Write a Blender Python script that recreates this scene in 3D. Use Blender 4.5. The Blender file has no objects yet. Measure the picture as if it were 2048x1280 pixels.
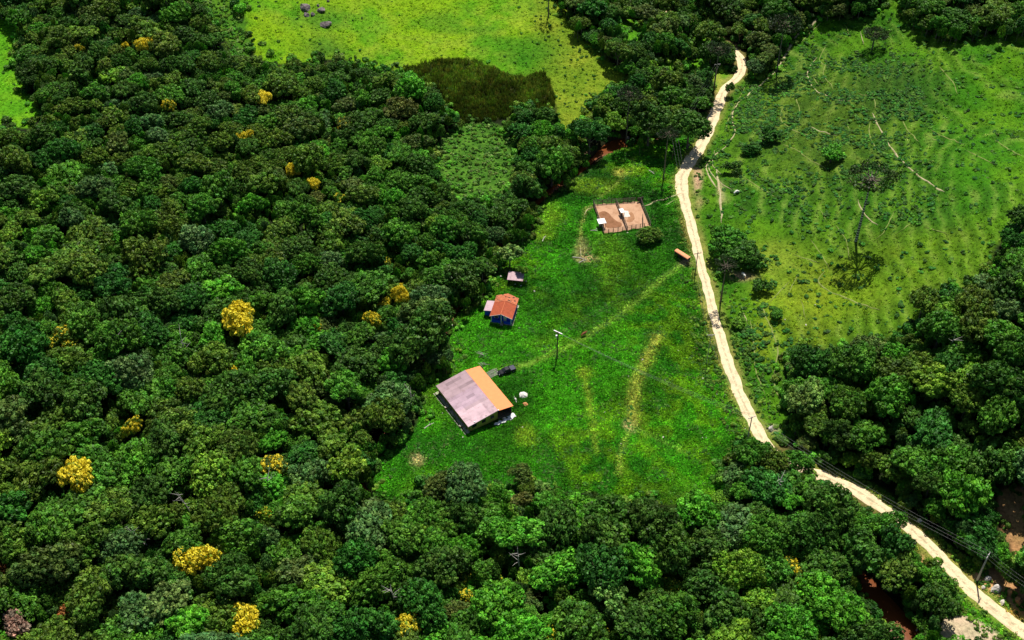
import bpy, bmesh, math, random
import numpy as np
from mathutils import Vector, Matrix
rng = np.random.default_rng(7); random.seed(7)
sc = bpy.context.scene
# ------------------------------------------------------------------ camera, light, exposure
F_PX, PITCH, CAMH = 2400.0, math.radians(43), 241.0
cam = bpy.data.cameras.new('camera'); camo = bpy.data.objects.new('camera', cam)
sc.collection.objects.link(camo); sc.camera = camo
cam.sensor_width = 36; cam.lens = F_PX/2048*36; cam.clip_start = 1; cam.clip_end = 9000
camo.location = (0, 0, CAMH); camo.rotation_euler = (math.pi/2-PITCH, 0, 0)
SUN_EL, SUN_AZ = math.radians(61), math.radians(10)          # azimuth clockwise from +Y
w = bpy.data.worlds.new('World'); sc.world = w; w.use_nodes = True
nt = w.node_tree; bg = nt.nodes['Background']
sky = nt.nodes.new('ShaderNodeTexSky'); sky.sky_type = 'NISHITA'; sky.sun_disc = False
sky.sun_elevation = SUN_EL; sky.sun_rotation = SUN_AZ
nt.links.new(sky.outputs[0], bg.inputs[0]); bg.inputs[1].default_value = 0.062
sl = bpy.data.lights.new('sun', 'SUN'); sl.energy = 5.0; sl.angle = math.radians(.5); sl.color = (1, .95, .86)
so = bpy.data.objects.new('sun', sl); sc.collection.objects.link(so); so.location = (0, 300, 300)
sd = Vector((math.sin(SUN_AZ)*math.cos(SUN_EL), math.cos(SUN_AZ)*math.cos(SUN_EL), math.sin(SUN_EL)))
so.rotation_euler = sd.to_track_quat('Z', 'Y').to_euler()
sc.view_settings.view_transform = 'Standard'; sc.view_settings.look = 'None'
sc.view_settings.exposure = 0.3; sc.view_settings.gamma = 1
sc.cycles.max_bounces = 4; sc.cycles.diffuse_bounces = 2; sc.cycles.glossy_bounces = 2
sc.cycles.transmission_bounces = 2; sc.cycles.caustics_reflective = False
COL = sc.collection

# ------------------------------------------------------------------ numbers and noise
def S(t): t = np.clip(t, 0, 1); return t*t*(3-2*t)
def vnoise(x, y, seed=0):
    x = np.asarray(x, float); y = np.asarray(y, float)
    xi = np.floor(x).astype(np.int64); yi = np.floor(y).astype(np.int64); fx = S(x-xi); fy = S(y-yi)
    def hsh(a, b):
        n = (a*374761393 + b*668265263 + seed*974634777) & 0x7fffffff
        n = ((n ^ (n >> 13))*1274126177) & 0x7fffffff
        return ((n ^ (n >> 16)) & 0xffff)/65535.0
    return (hsh(xi, yi)*(1-fx)+hsh(xi+1, yi)*fx)*(1-fy)+(hsh(xi, yi+1)*(1-fx)+hsh(xi+1, yi+1)*fx)*fy
def fbm(x, y, seed=0, o=4):
    s = 0; a = .5
    for k in range(o): s = s+a*vnoise(x*2**k, y*2**k, seed+k*17); a *= .5
    return s/(1-.5**o)
CT, ST = math.cos(PITCH), math.sin(PITCH)
def flat(u, v, z=0.0):
    a = (u-1024)/F_PX; b = (640-v)/F_PX
    t = (CAMH-z)/(ST-b*CT); return t*a, t*(CT+b*ST)
def proj(x, y, z):
    dz = np.asarray(z, float)-CAMH; zc = y*CT-dz*ST; yc = y*ST+dz*CT
    return 1024+F_PX*x/zc, 640-F_PX*yc/zc, zc
def pip(u, v, poly):
    ins = np.zeros(np.shape(u), bool); n = len(poly)
    for i in range(n):
        x1, y1 = poly[i]; x2, y2 = poly[(i+1) % n]
        if y1 == y2: continue
        c = ((y1 > v) != (y2 > v)) & (u < (x2-x1)*(v-y1)/(y2-y1)+x1); ins ^= c
    return ins
def dline(x, y, pts):
    d = np.full(np.shape(x), 1e9)
    for (x1, y1), (x2, y2) in zip(pts[:-1], pts[1:]):
        dx, dy = x2-x1, y2-y1; L = dx*dx+dy*dy+1e-9
        t = np.clip(((x-x1)*dx+(y-y1)*dy)/L, 0, 1); d = np.minimum(d, np.hypot(x-x1-t*dx, y-y1-t*dy))
    return d
def dense(pts, step):
    out = []; P = [np.array(p, float) for p in pts]
    for i in range(len(P)-1):
        p0 = P[max(i-1, 0)]; p1 = P[i]; p2 = P[i+1]; p3 = P[min(i+2, len(P)-1)]
        n = max(1, int(np.linalg.norm((p2-p1)[:2])/step))
        for k in range(n):
            t = k/n
            out.append(.5*((2*p1)+(-p0+p2)*t+(2*p0-5*p1+4*p2-p3)*t*t+(-p0+3*p1-3*p2+p3)*t**3))
    out.append(P[-1]); return np.array(out)

# ------------------------------------------------------------------ layout read off the photograph
ROAD = [(1180,-40,4.4),(1225,-5,4.4),(1290,12,4.2),(1340,30,4.2),(1385,46,4.2),(1420,66,4.0),(1450,88,3.8),(1473,105,3.8),(1484,127,4),(1478,150,4),(1460,168,4),(1446,184,4.2),
 (1436,212,4.6),(1424,242,5.0),(1410,275,5.0),(1396,300,5.0),(1374,332,5.4),(1362,362,5.2),(1368,398,4.2),(1377,430,3.8),(1387,468,3.6),(1396,505,3.4),
 (1407,548,3.4),(1418,590,3.4),(1430,637,3.5),(1445,690,3.8),(1463,745,4.0),(1484,800,4.1),(1508,848,4.3),(1532,888,4.2),(1565,920,4.2),(1610,940,4.2),(1660,958,4.3),(1706,978,4.4),(1745,1003,4.4),
 (1790,1033,4.3),(1830,1065,4.3),(1868,1102,4.4),(1908,1145,4.4),(1953,1190,4.5),(2000,1228,4.6),(2060,1272,4.8),(2160,1345,4.8)]
road_w = np.array([(*flat(u, v), ww) for u, v, ww in ROAD])
_o = np.argsort(road_w[:, 1]); _ry, _rx = road_w[_o, 1], road_w[_o, 0]
STREAM = [(1400,255),(1330,268),(1240,283),(1195,306),(1165,332),(1096,380),(1045,430),(1005,475),(965,520),(935,565),(900,630),(866,695),(830,740),(800,795),(772,855),(728,925),(722,975),(762,1018),
 (830,1075),(950,1085),(1100,1060),(1228,1015),(1330,1060),(1500,1078),(1640,1095),(1715,1130),(1738,1172),(1775,1215),(1812,1262),(1860,1330)]
stream_w = dense([flat(u, v) for u, v in STREAM], 3.0)
_lx = np.arange(-300, 301, 1.0); _ly = np.arange(100, 601, 1.0); _LX, _LY = np.meshgrid(_lx, _ly)
_DR = dline(_LX, _LY, road_w[:, :2].tolist()); _DS = dline(_LX, _LY, stream_w[::2].tolist())
def look(G, x, y):
    fx = np.clip(np.asarray(x, float)+300, 0, 599.999); fy = np.clip(np.asarray(y, float)-100, 0, 499.999); i = fx.astype(int); j = fy.astype(int); fx = fx-i; fy = fy-j
    return (G[j, i]*(1-fx)+G[j, i+1]*fx)*(1-fy)+(G[j+1, i]*(1-fx)+G[j+1, i+1]*fx)*fy
def d_road(x, y): return look(_DR, x, y)
def d_stream(x, y): return look(_DS, x, y)
POOLS = [(*flat(1737, 1172), 3.0), (*flat(1758, 1195), 3.2), (*flat(1778, 1218), 3.6), (*flat(1798, 1243), 3.8), (*flat(1815, 1266), 3.8), (*flat(1238, 282), 3.8), (*flat(1222, 290), 3.0)]
SITES = [(-10, 225, 13), (-2, 262, 8), (1, 276, 4), (36, 308, 11), (53, 285, 4), (-1, 237, 4)]   # level ground under the buildings
def terrace(x, y, h0): return h0*2*math.pi/1.45+9*vnoise(x/24, y/24, 9)+4.5*vnoise(x/9, y/9, 19)+1.5*vnoise(x/3, y/3, 20)
def slope_h(x, y):
    xr = np.interp(y, _ry, _rx); return 27*S((x-xr-4)/105)*(.65+.5*vnoise(x/55, y/55, 3))
def terrain(x, y):
    x = np.asarray(x, float); y = np.asarray(y, float)
    xr = np.interp(y, _ry, _rx); e = x-xr
    hill = 27*S((e-4)/105)*(.65+.5*vnoise(x/55, y/55, 3)) + 2.2*S((e-3.5)/9)*S((y-215)/40)*S((345-y)/40)
    left = S((-e-10)/60)
    top = 19*S((y-338)/150)*left*(.7+.4*vnoise(x/60, y/60, 5))
    west = 13*S((-x-35)/120)*left
    h = hill+top+west
    onslope = S((e-8)/20)
    h = h+onslope*(.30*np.sin(terrace(x, y, hill))+1.6*(fbm(x/24, y/24, 23, 2)-.5))
    away = S((np.abs(e)-4)/8)
    h = h+away*(1.1*(vnoise(x/17, y/17, 11)-.5)+.35*(vnoise(x/5, y/5, 12)-.5))
    near = (np.abs(x) < 330)
    ds = d_stream(x, y)
    for (sx, sy, sr) in SITES: h = h*(1-np.exp(-(((x-sx)**2+(y-sy)**2)/sr**2)**2))
    for (px_, py_, pr_) in POOLS: h = h-1.5*np.exp(-(((x-px_)**2+(y-py_)**2)/pr_**2)**2)
    h = h-1.9*np.exp(-(ds/3.2)**2)*S((np.abs(e)-5)/6)
    return h
def H(x, y): return float(terrain(np.array([x]), np.array([y]))[0])
def hit(u, v):
    z = 0.0
    for k in range(14):
        x, y = flat(u, v, z); z = z+.7*(H(x, y)-z)
    return Vector((x, y, z))

P_CLEAR = [(1405,232),(1372,252),(1330,268),(1290,288),(1225,298),(1205,316),(1168,338),(1122,372),(1080,400),(1076,430),(1068,468),(1012,500),(1000,545),(975,565),(975,598),(930,613),(905,640),(903,690),(912,718),
 (870,748),(842,768),(834,800),(842,835),(825,868),(795,890),(760,902),(752,940),(745,985),(768,1010),(828,1003),(850,965),(900,945),(1000,985),(1060,965),(1105,978),(1180,985),(1250,1002),(1320,1008),(1380,1006),(1440,992),(1448,930),(1470,888),(1500,872),
 (1530,890),(1508,848),(1484,800),(1445,690),(1418,590),(1396,505),(1377,430),(1362,362),(1396,300),(1424,242)]
P_PAST = [(440,-90),(470,0),(492,45),(505,85),(515,118),(560,128),(640,122),(690,118),(740,138),(800,142),(850,128),(900,118),(960,125),(1005,146),(1050,157),(1082,142),(1098,158),(1110,205),(1122,245),(1138,262),(1160,250),(1182,222),(1192,190),(1268,160),(1232,130),(1186,90),(1146,55),(1133,25),(1110,0),(1060,-90)]
P_MARSH = [(800,142),(850,128),(900,118),(960,126),(1005,147),(1050,158),(1082,143),(1098,158),(1110,205),(1105,225),(1040,212),(1010,238),(930,246),(895,215),(880,180)]
P_SCRUB = [(905,250),(985,245),(1035,268),(1028,330),(1015,385),(960,402),(915,400),(880,350),(872,290)]
P_MEADOW = [(-160,20),(0,30),(22,32),(30,62),(30,130),(55,180),(82,232),(60,258),(0,255),(-160,300)]
P_MEADOW2 = [(408,-60),(395,0),(440,60),(478,120),(500,118),(500,85),(488,45),(465,0),(450,-60)]
P_HILL = [(1480,160),(1500,145),(1552,142),(1580,90),(1634,38),(1742,34),(1800,-70),(1800,15),(1808,28),(1832,52),(1882,76),(1952,72),(2060,64),(2230,40),(2250,420),(2048,440),(1990,498),(1962,565),(1905,578),(1862,612),(1850,645),(1800,668),(1735,690),(1685,702),(1600,690),(1572,722),(1560,780),(1574,830),(1590,872),(1560,895),(1532,888),(1508,848),(1484,800),
 (1445,690),(1418,590),(1396,505),(1377,430),(1362,362),(1396,300),(1424,242),(1436,212)]
P_STEEP = [(1535,165),(1562,100),(1612,40),(1650,22),(1668,34),(1612,95),(1580,165)]
P_GAPS = [[(1238,42),(1275,30),(1278,88),(1245,82)],[(1300,112),(1340,105),(1390,118),(1425,100),(1432,128),(1385,140),(1330,136)],[(1380,60),(1425,75),(1415,105),(1382,98)],
 [(1415,140),(1440,125),(1478,165),(1440,190),(1425,175)]]
P_BANK = [(1785,1038),(1830,1068),(1868,1105),(1908,1148),(1953,1193),(2000,1232),(2070,1285),(2070,1330),(1990,1300),(1880,1225),(1925,1195),(1850,1115),(1790,1070),(1778,1050)]
P_BANK2 = [(1640,925),(1700,945),(1770,985),(1800,1015),(1850,1045),(1905,1095),(1960,1130),(2060,1210),(2060,1272),(2000,1228),(1953,1190),(1908,1145),(1868,1102),(1830,1065),(1790,1033),(1745,1003),(1706,978),(1660,958),(1610,940)]
P_SOIL = [[(1935,1150),(1975,1128),(2015,1145),(2060,1190),(2060,1245),(2000,1195)],[(1995,985),(2070,970),(2080,1120),(2035,1125),(2000,1060)],[(1825,1112),(1848,1108),(1850,1130),(1830,1128)]]
P_SAND = [[(1884,1232),(1935,1228),(1990,1252),(2015,1290),(1880,1290)]]
P_WATER = [[(1188,294),(1262,266),(1262,292),(1205,318),(1180,336),(1175,318)],[(1715,1135),(1750,1145),(1800,1200),(1850,1275),(1800,1300),(1750,1235),(1715,1180)],[(892,610),(915,612),(915,640),(895,650)]]
P_ROADV = [(1630,930),(1700,948),(1770,986),(1850,1046),(1960,1166),(2060,1248),(2060,1300),(1985,1248),(1850,1122),(1765,1050),(1700,1006),(1640,962)]
OPEN = [P_STEEP, P_ROADV, P_CLEAR, P_PAST, P_MARSH, P_SCRUB, P_MEADOW, P_MEADOW2, P_HILL, P_BANK, P_BANK2]+P_GAPS+P_SOIL+P_SAND+P_WATER
def in_open(u, v, wob=0):
    r = np.zeros(np.shape(u), bool)
    for p in OPEN: r |= pip(u, v, p)
    return r
def C(*a): return np.array(a, float)
def ground_colour(x, y, z=None):
    """albedo of the ground by place, tree shade worked in; returns colour and a 0-1 'grassy' weight"""
    if z is None: z = terrain(x, y)
    u, v, zc = proj(x, y, z)
    wu = 9*(fbm(x/6, y/6, 31)-.5)*2; wv = 6*(fbm(x/6, y/6, 41)-.5)*2
    u = u+wu; v = v+wv
    n1 = fbm(x/11, y/11, 51)[:, None]; n2 = fbm(x/3.2, y/3.2, 61)[:, None]; n3 = fbm(x/26, y/26, 71)[:, None]
    ff = C(.008, .012, .004)+n2*C(.006, .010, .002)  # forest floor nearly black: shade under the crowns is painted in
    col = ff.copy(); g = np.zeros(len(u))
    def put(poly, c, gv):
        m = pip(u, v, poly); col[m] = c[m]; g[m] = gv
    t = S((n1-.38)/.28); t2 = S((n3-.35)/.3); t3 = S((n2-.4)/.25)
    grass = C(.016, .105, .003)*(1-t)+C(.034, .185, .004)*t; grass = grass*(1-.45*S((vnoise(x/19, y/19, 83)[:, None]-.5)/.3))
    grass = grass*(1-.55*t2*t3)+C(.10, .21, .004)*.55*t2*t3
    past = C(.16, .30, .005)*(1-t)+C(.085, .25, .005)*t; past = past*(1-.35*(1-t2)*t3)+C(.24, .31, .03)*.35*(1-t2)*t3
    past2 = C(.17, .24, .014)*(1-t)+C(.125, .215, .01)*t
    mead = C(.07, .25, .005)*(1-t)+C(.11, .29, .007)*t
    hill = C(.030, .125, .003)*(1-t)+C(.065, .18, .005)*t
    hillr = C(.036, .150, .003)*(1-t)+C(.070, .19, .004)*t
    hillb = C(.15, .215, .010)*(1-t)+C(.11, .22, .006)*t
    hillm = C(.035, .080, .006)*(1-t3)+C(.085, .15, .010)*t3
    marsh = C(.014, .024, .005)*(1-t3)+C(.036, .040, .010)*t3
    scrub = C(.04, .12, .010)*(1-t3)+C(.07, .18, .016)*t3
    soil = C(.42, .24, .10)*(.7+.6*n2)
    put(P_MEADOW, mead, 1); put(P_MEADOW2, (mead*.55+ff), .8); put(P_PAST, past, 1)
    # drier yellow wedge along the east of the upper pasture, greener hollow above the marsh
    k = S((u-(1060+(v)*.10)+20)/40)[:, None]*pip(u, v, P_PAST)[:, None]; col[:] = col*(1-k)+past2*k
    for (cu, cv, ru, rv, c, a) in [(1060,110,62,36,C(.03,.15,.004),.85),(1000,85,50,16,C(.05,.19,.005),.6),(940,60,70,8,C(.05,.17,.006),.6),(640,35,50,28,C(.03,.14,.01),.7),(650,100,45,30,C(.05,.14,.012),.75),(480,40,20,60,C(.04,.2,.006),.6),(880,45,60,18,C(.06,.2,.006),.6)]:
        k = (a*np.exp(-(((u-cu)/ru)**2+((v-cv)/rv)**2)**1.5))[:, None]*pip(u, v, P_PAST)[:, None]; col[:] = col*(1-k)+c*k
    put(P_MARSH, marsh, .3); put(P_SCRUB, scrub, .6); put(P_CLEAR, grass, 1); put(P_HILL, hill, 1); put(P_STEEP, hill, 1)
    inh = pip(u, v, P_HILL)[:, None]
    k = S((u-1800-(v-150)*.25)/80)[:, None]*inh; col[:] = col*(1-k)+hillr*k
    k = (S((u-1480)/50)*S((v-440)/60)*(1-S((v-690)/60)))[:, None]*(.35+.6*t2)*inh; col[:] = col*(1-k)+hillb*k
    k = (np.exp(-(((u-1640)/170)**2+((v-250)/130)**2)**2))[:, None]*.75*inh; col[:] = col*(1-k)+hillm*k
    for p in P_GAPS: put(p, mead*.8, 1)
    put(P_BANK, grass*1.3+C(.02, .03, 0), 1); put(P_BANK2, grass+C(.05, .06, .004), 1)
    for p in P_SOIL: put(p, soil, 0)
    for p in P_SAND: put(p, soil*.0+C(.46, .38, .24)*(.85+.3*n2), 0)
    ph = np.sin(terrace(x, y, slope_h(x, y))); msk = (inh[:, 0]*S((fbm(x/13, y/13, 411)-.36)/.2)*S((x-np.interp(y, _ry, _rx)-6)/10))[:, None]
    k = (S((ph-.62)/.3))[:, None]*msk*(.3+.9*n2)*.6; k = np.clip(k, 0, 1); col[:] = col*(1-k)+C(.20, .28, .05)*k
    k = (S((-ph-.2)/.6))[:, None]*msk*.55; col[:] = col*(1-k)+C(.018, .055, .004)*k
    # pale worn and dry patches (centre, radii, colour, strength) in the clearing and on the slope
    dry = C(.30, .30, .05); dust = C(.42, .30, .16); yel = C(.14, .25, .012)
    for (cu, cv, ru, rv, c, a) in [(1050,872,22,22,yel,.9),(833,921,16,14,dust,.55),(1265,340,24,12,yel,.8),(1240,345,14,9,dry,.8),(1190,372,60,16,yel,.6),(1100,432,30,28,yel,.7),(1085,470,26,16,yel,.6),(1165,500,16,26,dust*.7,.55),
        (1175,518,20,7,dust,.8),(1262,852,14,13,dust,.95),(1170,748,22,14,yel,.8),(1410,748,12,10,yel,.8),(1395,1000,60,16,yel,.5),(860,990,60,50,yel,.35),(1365,527,12,7,dust,.9),(1490,553,26,9,C(.45,.28,.17),.95),
        (1220,520,40,60,yel,.35),(1120,690,70,16,yel,.3),(1490,900,22,8,yel,.5),(1395,355,9,30,C(.5,.3,.2),.95),(1400,405,7,16,C(.4,.26,.14),.7),(1440,385,6,22,C(.45,.33,.2),.7),(1560,600,50,45,yel,.5),(1540,520,60,40,C(.17,.25,.02),.8),(1660,580,120,60,C(.16,.23,.010),.6),(1800,180,100,60,C(.020,.065,.006),.75),(1640,250,130,80,C(.05,.10,.008),.35),
        (1545,855,14,7,C(.4,.3,.25),.8),(760,1015,24,9,C(.5,.4,.24),.95),(1228,1012,22,6,C(.42,.26,.14),.8),(1760,1010,22,10,yel,.6),(1180,300,20,10,dust*.6,.5),(1235,272,24,12,dust*.5,.5),(880,790,60,60,yel,.2),(1450,95,30,10,dust*.7,.5),(1435,165,10,22,dry,.8),
        (1905,1115,30,8,dry,.6),(1985,1175,22,10,C(.5,.3,.12),.8),(2035,1225,18,12,C(.5,.25,.06),.9)]:
        k = (a*np.exp(-(((u-cu)/ru)**2+((v-cv)/rv)**2)**2))[:, None]*(.45+.85*n2); k = np.clip(k, 0, 1); col[:] = col*(1-k)+c*k; g[:] = g*(1-.8*k[:, 0]*(c[0] > .2))
    # wheel tracks and the pale verge beside the road
    for pts, wd, c, a in [([(1000,742),(1060,728),(1135,695),(1167,676),(1232,636),(1300,580),(1358,532)],1.0,C(.16,.28,.03),.85),([(1315,672),(1298,705),(1278,750),(1265,800),(1268,845)],1.7,C(.25,.28,.04),.9),([(1264,850),(1250,880),(1240,915),(1238,950)],.6,C(.22,.3,.04),.9),
        ([(1165,738),(1178,790),(1186,850),(1192,905)],.9,C(.18,.26,.02),.8),([(1190,408),(1172,420),(1162,450),(1158,500)],.5,C(.28,.3,.07),.8),([(1268,318),(1262,345),(1200,395)],.5,C(.25,.3,.06),.6),([(1275,858),(1330,885),(1370,905)],.7,C(.14,.26,.03),.6)]:
        d = dline(x, y, [flat(*p) for p in pts]); k = (a*np.exp(-(d/wd)**2))[:, None]*(.4+.9*n2); k = np.clip(k, 0, 1); col[:] = col*(1-k)+c*k; g[:] *= 1-.5*k[:, 0]
    d = d_road(x, y); wr = 2.2
    k = np.clip((np.exp(-((d-wr)/1.1)**2))[:, None]*(1.3*n2), 0, 1)*.8; k *= (u < 2500)[:, None]; col[:] = col*(1-k)+C(.30, .25, .07)*k; g[:] *= 1-.5*k[:, 0]
    d = d_stream(x, y); k = (np.exp(-(d/2.4)**2))[:, None]*.85; col[:] = col*(1-k)+C(.035, .024, .010)*k; g[:] *= 1-k[:, 0]  # dark bank colour stands in for the shadow of overhanging trees
    # outside the frame: open grassland and forest go on
    far = S((np.hypot(x, y-320)-380)/200)[:, None]; outer = C(.03, .09, .008)*(1-t2)+C(.07, .19, .008)*t2
    col[:] = col*(1-far)+outer*far
    return col, g

# ------------------------------------------------------------------ materials
def mat(name): m = bpy.data.materials.new(name); m.use_nodes = True; return m, m.node_tree, m.node_tree.nodes['Principled BSDF']
def N(nt, t, **k):
    n = nt.nodes.new('ShaderNode'+t)
    for a, b in k.items(): setattr(n, a, b)
    return n
def math_(nt, op, a, b=None):
    n = N(nt, 'Math', operation=op)
    for i, q in enumerate((a, b)):
        if q is None: continue
        if isinstance(q, (int, float)): n.inputs[i].default_value = q
        else: nt.links.new(q, n.inputs[i])
    return n.outputs[0]
def noise(nt, scale, detail=3, coord=None, rough=.5):
    n = N(nt, 'TexNoise'); n.inputs['Scale'].default_value = scale; n.inputs['Detail'].default_value = detail; n.inputs['Roughness'].default_value = rough
    if coord is not None: nt.links.new(coord, n.inputs['Vector'])
    return n.outputs[0]
def ramp(nt, fac, *stops):
    r = N(nt, 'ValToRGB'); e = r.color_ramp.elements
    while len(e) < len(stops): e.new(.5)
    for q, (p, c) in zip(e, stops): q.position = p; q.color = (*c, 1) if len(c) == 3 else c
    nt.links.new(fac, r.inputs[0]); return r.outputs[0]
def mixc(nt, fac, a, b, mode='MIX'):
    m = N(nt, 'MixRGB', blend_type=mode)
    for i, q in enumerate((fac, a, b)):
        if isinstance(q, (int, float)): m.inputs[i].default_value = q
        elif isinstance(q, tuple): m.inputs[i].default_value = (*q, 1)
        else: nt.links.new(q, m.inputs[i])
    return m.outputs[0]
def bump(nt, h, dist, strength=1.0):
    b = N(nt, 'Bump'); b.inputs['Distance'].default_value = dist; b.inputs['Strength'].default_value = strength
    nt.links.new(h, b.inputs['Height']); return b.outputs[0]
def simple(name, col, rough=.8, vary=.25, scale=3.0, metal=0.0, bmp=0.0, spec=.3):
    m, t, p = mat(name); co = N(t, 'TexCoord').outputs['Object']
    n = noise(t, scale, 4, co); lo = tuple(c*(1-vary) for c in col); hi = tuple(min(1, c*(1+vary)) for c in col)
    t.links.new(ramp(t, n, (.3, lo), (.7, hi)), p.inputs['Base Color'])
    p.inputs['Roughness'].default_value = rough; p.inputs['Metallic'].default_value = metal; p.inputs['Specular IOR Level'].default_value = spec
    if bmp: t.links.new(bump(t, noise(t, scale*4, 4, co), bmp), p.inputs['Normal'])
    return m
def ground_mat():
    m, t, p = mat('ground_cover'); geo = N(t, 'NewGeometry').outputs['Position']
    a = N(t, 'Attribute', attribute_name='tone').outputs['Color']
    n1 = noise(t, 1.1, 6, geo, .7); n2 = noise(t, .22, 4, geo, .6)
    f = ramp(t, n1, (.33, (.5,)*3), (.47, (.95,)*3), (.68, (1.4,)*3)); f2 = ramp(t, n2, (.3, (.8, .88, .8)), (.7, (1.25, 1.12, 1.2)))
    c = mixc(t, 1, a, f, 'MULTIPLY'); c = mixc(t, 1, c, f2, 'MULTIPLY')
    t.links.new(c, p.inputs['Base Color']); p.inputs['Roughness'].default_value = .95; p.inputs['Specular IOR Level'].default_value = .1
    t.links.new(bump(t, n1, .5, .8), p.inputs['Normal']); return m
def leaf_mat():
    m, t, p = mat('foliage')
    oi = N(t, 'ObjectInfo'); ai = N(t, 'Attribute', attribute_name='tint', attribute_type='INSTANCER')
    tint = mixc(t, 1, oi.outputs['Color'], ai.outputs['Color'], 'ADD')
    lv = N(t, 'Attribute', attribute_name='leafv'); sep = N(t, 'SeparateColor'); t.links.new(lv.outputs['Color'], sep.inputs[0])
    v = math_(t, 'ADD', math_(t, 'MULTIPLY', math_(t, 'POWER', sep.outputs[0], 1.8), 2.0), .45)
    vc = N(t, 'CombineXYZ'); [t.links.new(v, vc.inputs[i]) for i in range(3)]
    c = mixc(t, 1, tint, vc.outputs[0], 'MULTIPLY')
    hue = ramp(t, sep.outputs[1], (.1, (.72, .95, .9)), (.9, (1.35, 1.08, 1.0))); c = mixc(t, 1, c, hue, 'MULTIPLY')
    bl = math_(t, 'LESS_THAN', sep.outputs[2], oi.outputs['Alpha'])
    notinst = math_(t, 'GREATER_THAN', .001, sep.outputs[0])
    yel = ramp(t, sep.outputs[0], (0, (.60, .44, .010)), (1, (.98, .86, .07)))
    isreal = math_(t, 'LESS_THAN', N(t, 'Attribute', attribute_name='marker', attribute_type='INSTANCER').outputs['Fac'], .5)
    c = mixc(t, math_(t, 'MULTIPLY', bl, isreal), c, yel)
    p.inputs['Roughness'].default_value = .48; p.inputs['Specular IOR Level'].default_value = .12
    t.links.new(c, p.inputs['Base Color'])
    tr = N(t, 'BsdfTranslucent'); t.links.new(mixc(t, 1, c, (1.1, 1.1, .5), 'MULTIPLY'), tr.inputs[0])
    ms = N(t, 'MixShader'); ms.inputs[0].default_value = .12
    t.links.new(p.outputs[0], ms.inputs[1]); t.links.new(tr.outputs[0], ms.inputs[2])
    t.links.new(ms.outputs[0], t.nodes['Material Output'].inputs[0]); return m
M_GROUND, M_LEAF = ground_mat(), leaf_mat()
M_BARK = simple('bark', (.16, .13, .10), .9, .4, 1.5, bmp=.05)
M_PALE = simple('dead_wood', (.42, .39, .35), .9, .25, 2)
M_POLEC = simple('concrete_pole', (.36, .35, .33), .8, .15, 2)
M_POLEW = simple('wooden_pole', (.10, .075, .05), .9, .3, 2)
M_WHITE = simple('white_painted', (.78, .78, .76), .5, .06, 2)
M_SHADE = simple('painted_shade', (.02, .018, .015), .9, .3, 1)  # near-black colour standing in for shade inside the porch
M_CONC = simple('concrete', (.42, .38, .31), .9, .2, 1.2, bmp=.02)
M_OLIVE = simple('olive_wall', (.42, .36, .06), .85, .12, .8)
M_BLUE = simple('blue_wall', (.01, .08, .70), .7, .15, 1)
M_WIRE = simple('wire', (.10, .11, .10), .5, .1, 1)
M_ROCK = simple('boulder', (.17, .14, .14), .9, .5, 1.2, bmp=.1)
M_STONE = simple('pale_stone', (.62, .56, .5), .9, .2, 2)
M_HIDE = simple('white_hide', (.74, .71, .66), .8, .08, 3)
M_HIDEB = simple('brown_hide', (.20, .06, .025), .8, .3, 3)
M_GLASS = simple('window_glass', (.02, .025, .03), .15, .1, 1, spec=.6)
M_RUBBER = simple('rubber', (.012, .012, .012), .8, .1, 1)
M_CAR = simple('black_paint', (.004, .004, .007), .22, .1, 1, spec=.35)
M_COVER = simple('grey_vinyl', (.07, .07, .10), .8, .1, 1)
M_WOOD = simple('weathered_wood', (.11, .09, .07), .9, .35, 3)
M_METAL = simple('grey_metal', (.33, .34, .36), .45, .15, 2, metal=.3)
def sandy(name, col, dark, sc_=1.0, rut=True):
    m, t, p = mat(name); geo = N(t, 'NewGeometry').outputs['Position']
    n1 = noise(t, .5*sc_, 5, geo, .65); n2 = noise(t, 3.0*sc_, 4, geo, .6)
    c = ramp(t, n1, (.28, dark), (.5, col), (.75, tuple(min(.9, k*1.08) for k in col)))
    c = mixc(t, 1, c, ramp(t, n2, (.3, (.86,)*3), (.7, (1.06,)*3)), 'MULTIPLY')
    if rut:
        at = N(t, 'Attribute', attribute_name='across').outputs['Fac']
        r = math_(t, 'ABSOLUTE', math_(t, 'SUBTRACT', math_(t, 'ABSOLUTE', at), .42))
        k = math_(t, 'MULTIPLY', math_(t, 'LESS_THAN', math_(t, 'ABSOLUTE', at), .16), math_(t, 'GREATER_THAN', noise(t, .9, 6, geo, .8), .49))
        c = mixc(t, math_(t, 'MULTIPLY', k, .6), c, (.28, .24, .14))
    t.links.new(c, p.inputs['Base Color']); p.inputs['Roughness'].default_value = .95; p.inputs['Specular IOR Level'].default_value = .1
    t.links.new(bump(t, n2, .12, .6), p.inputs['Normal']); return m
M_ROAD = sandy('dirt_road', (.74, .59, .37), (.50, .39, .23))
M_TRACK = sandy('trodden_earth', (.24, .28, .08), (.15, .20, .04), 1.5, False)
M_TRACKP = sandy('bare_earth', (.44, .38, .22), (.30, .24, .12), 1.5, False)
M_PEN = sandy('corral_dirt', (.50, .30, .185), (.34, .18, .10), .7, False)
M_MUD = sandy('wet_mud', (.26, .125, .065), (.16, .075, .03), 1, False)
M_MUD2 = sandy('damp_mud', (.36, .19, .10), (.26, .12, .06), 1, False)
M_HEAP = sandy('white_sand', (.80, .76, .70), (.7, .62, .52), 1, False)
M_OHEAP = sandy('orange_soil', (.55, .26, .11), (.45, .18, .07), 2, False)
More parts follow.
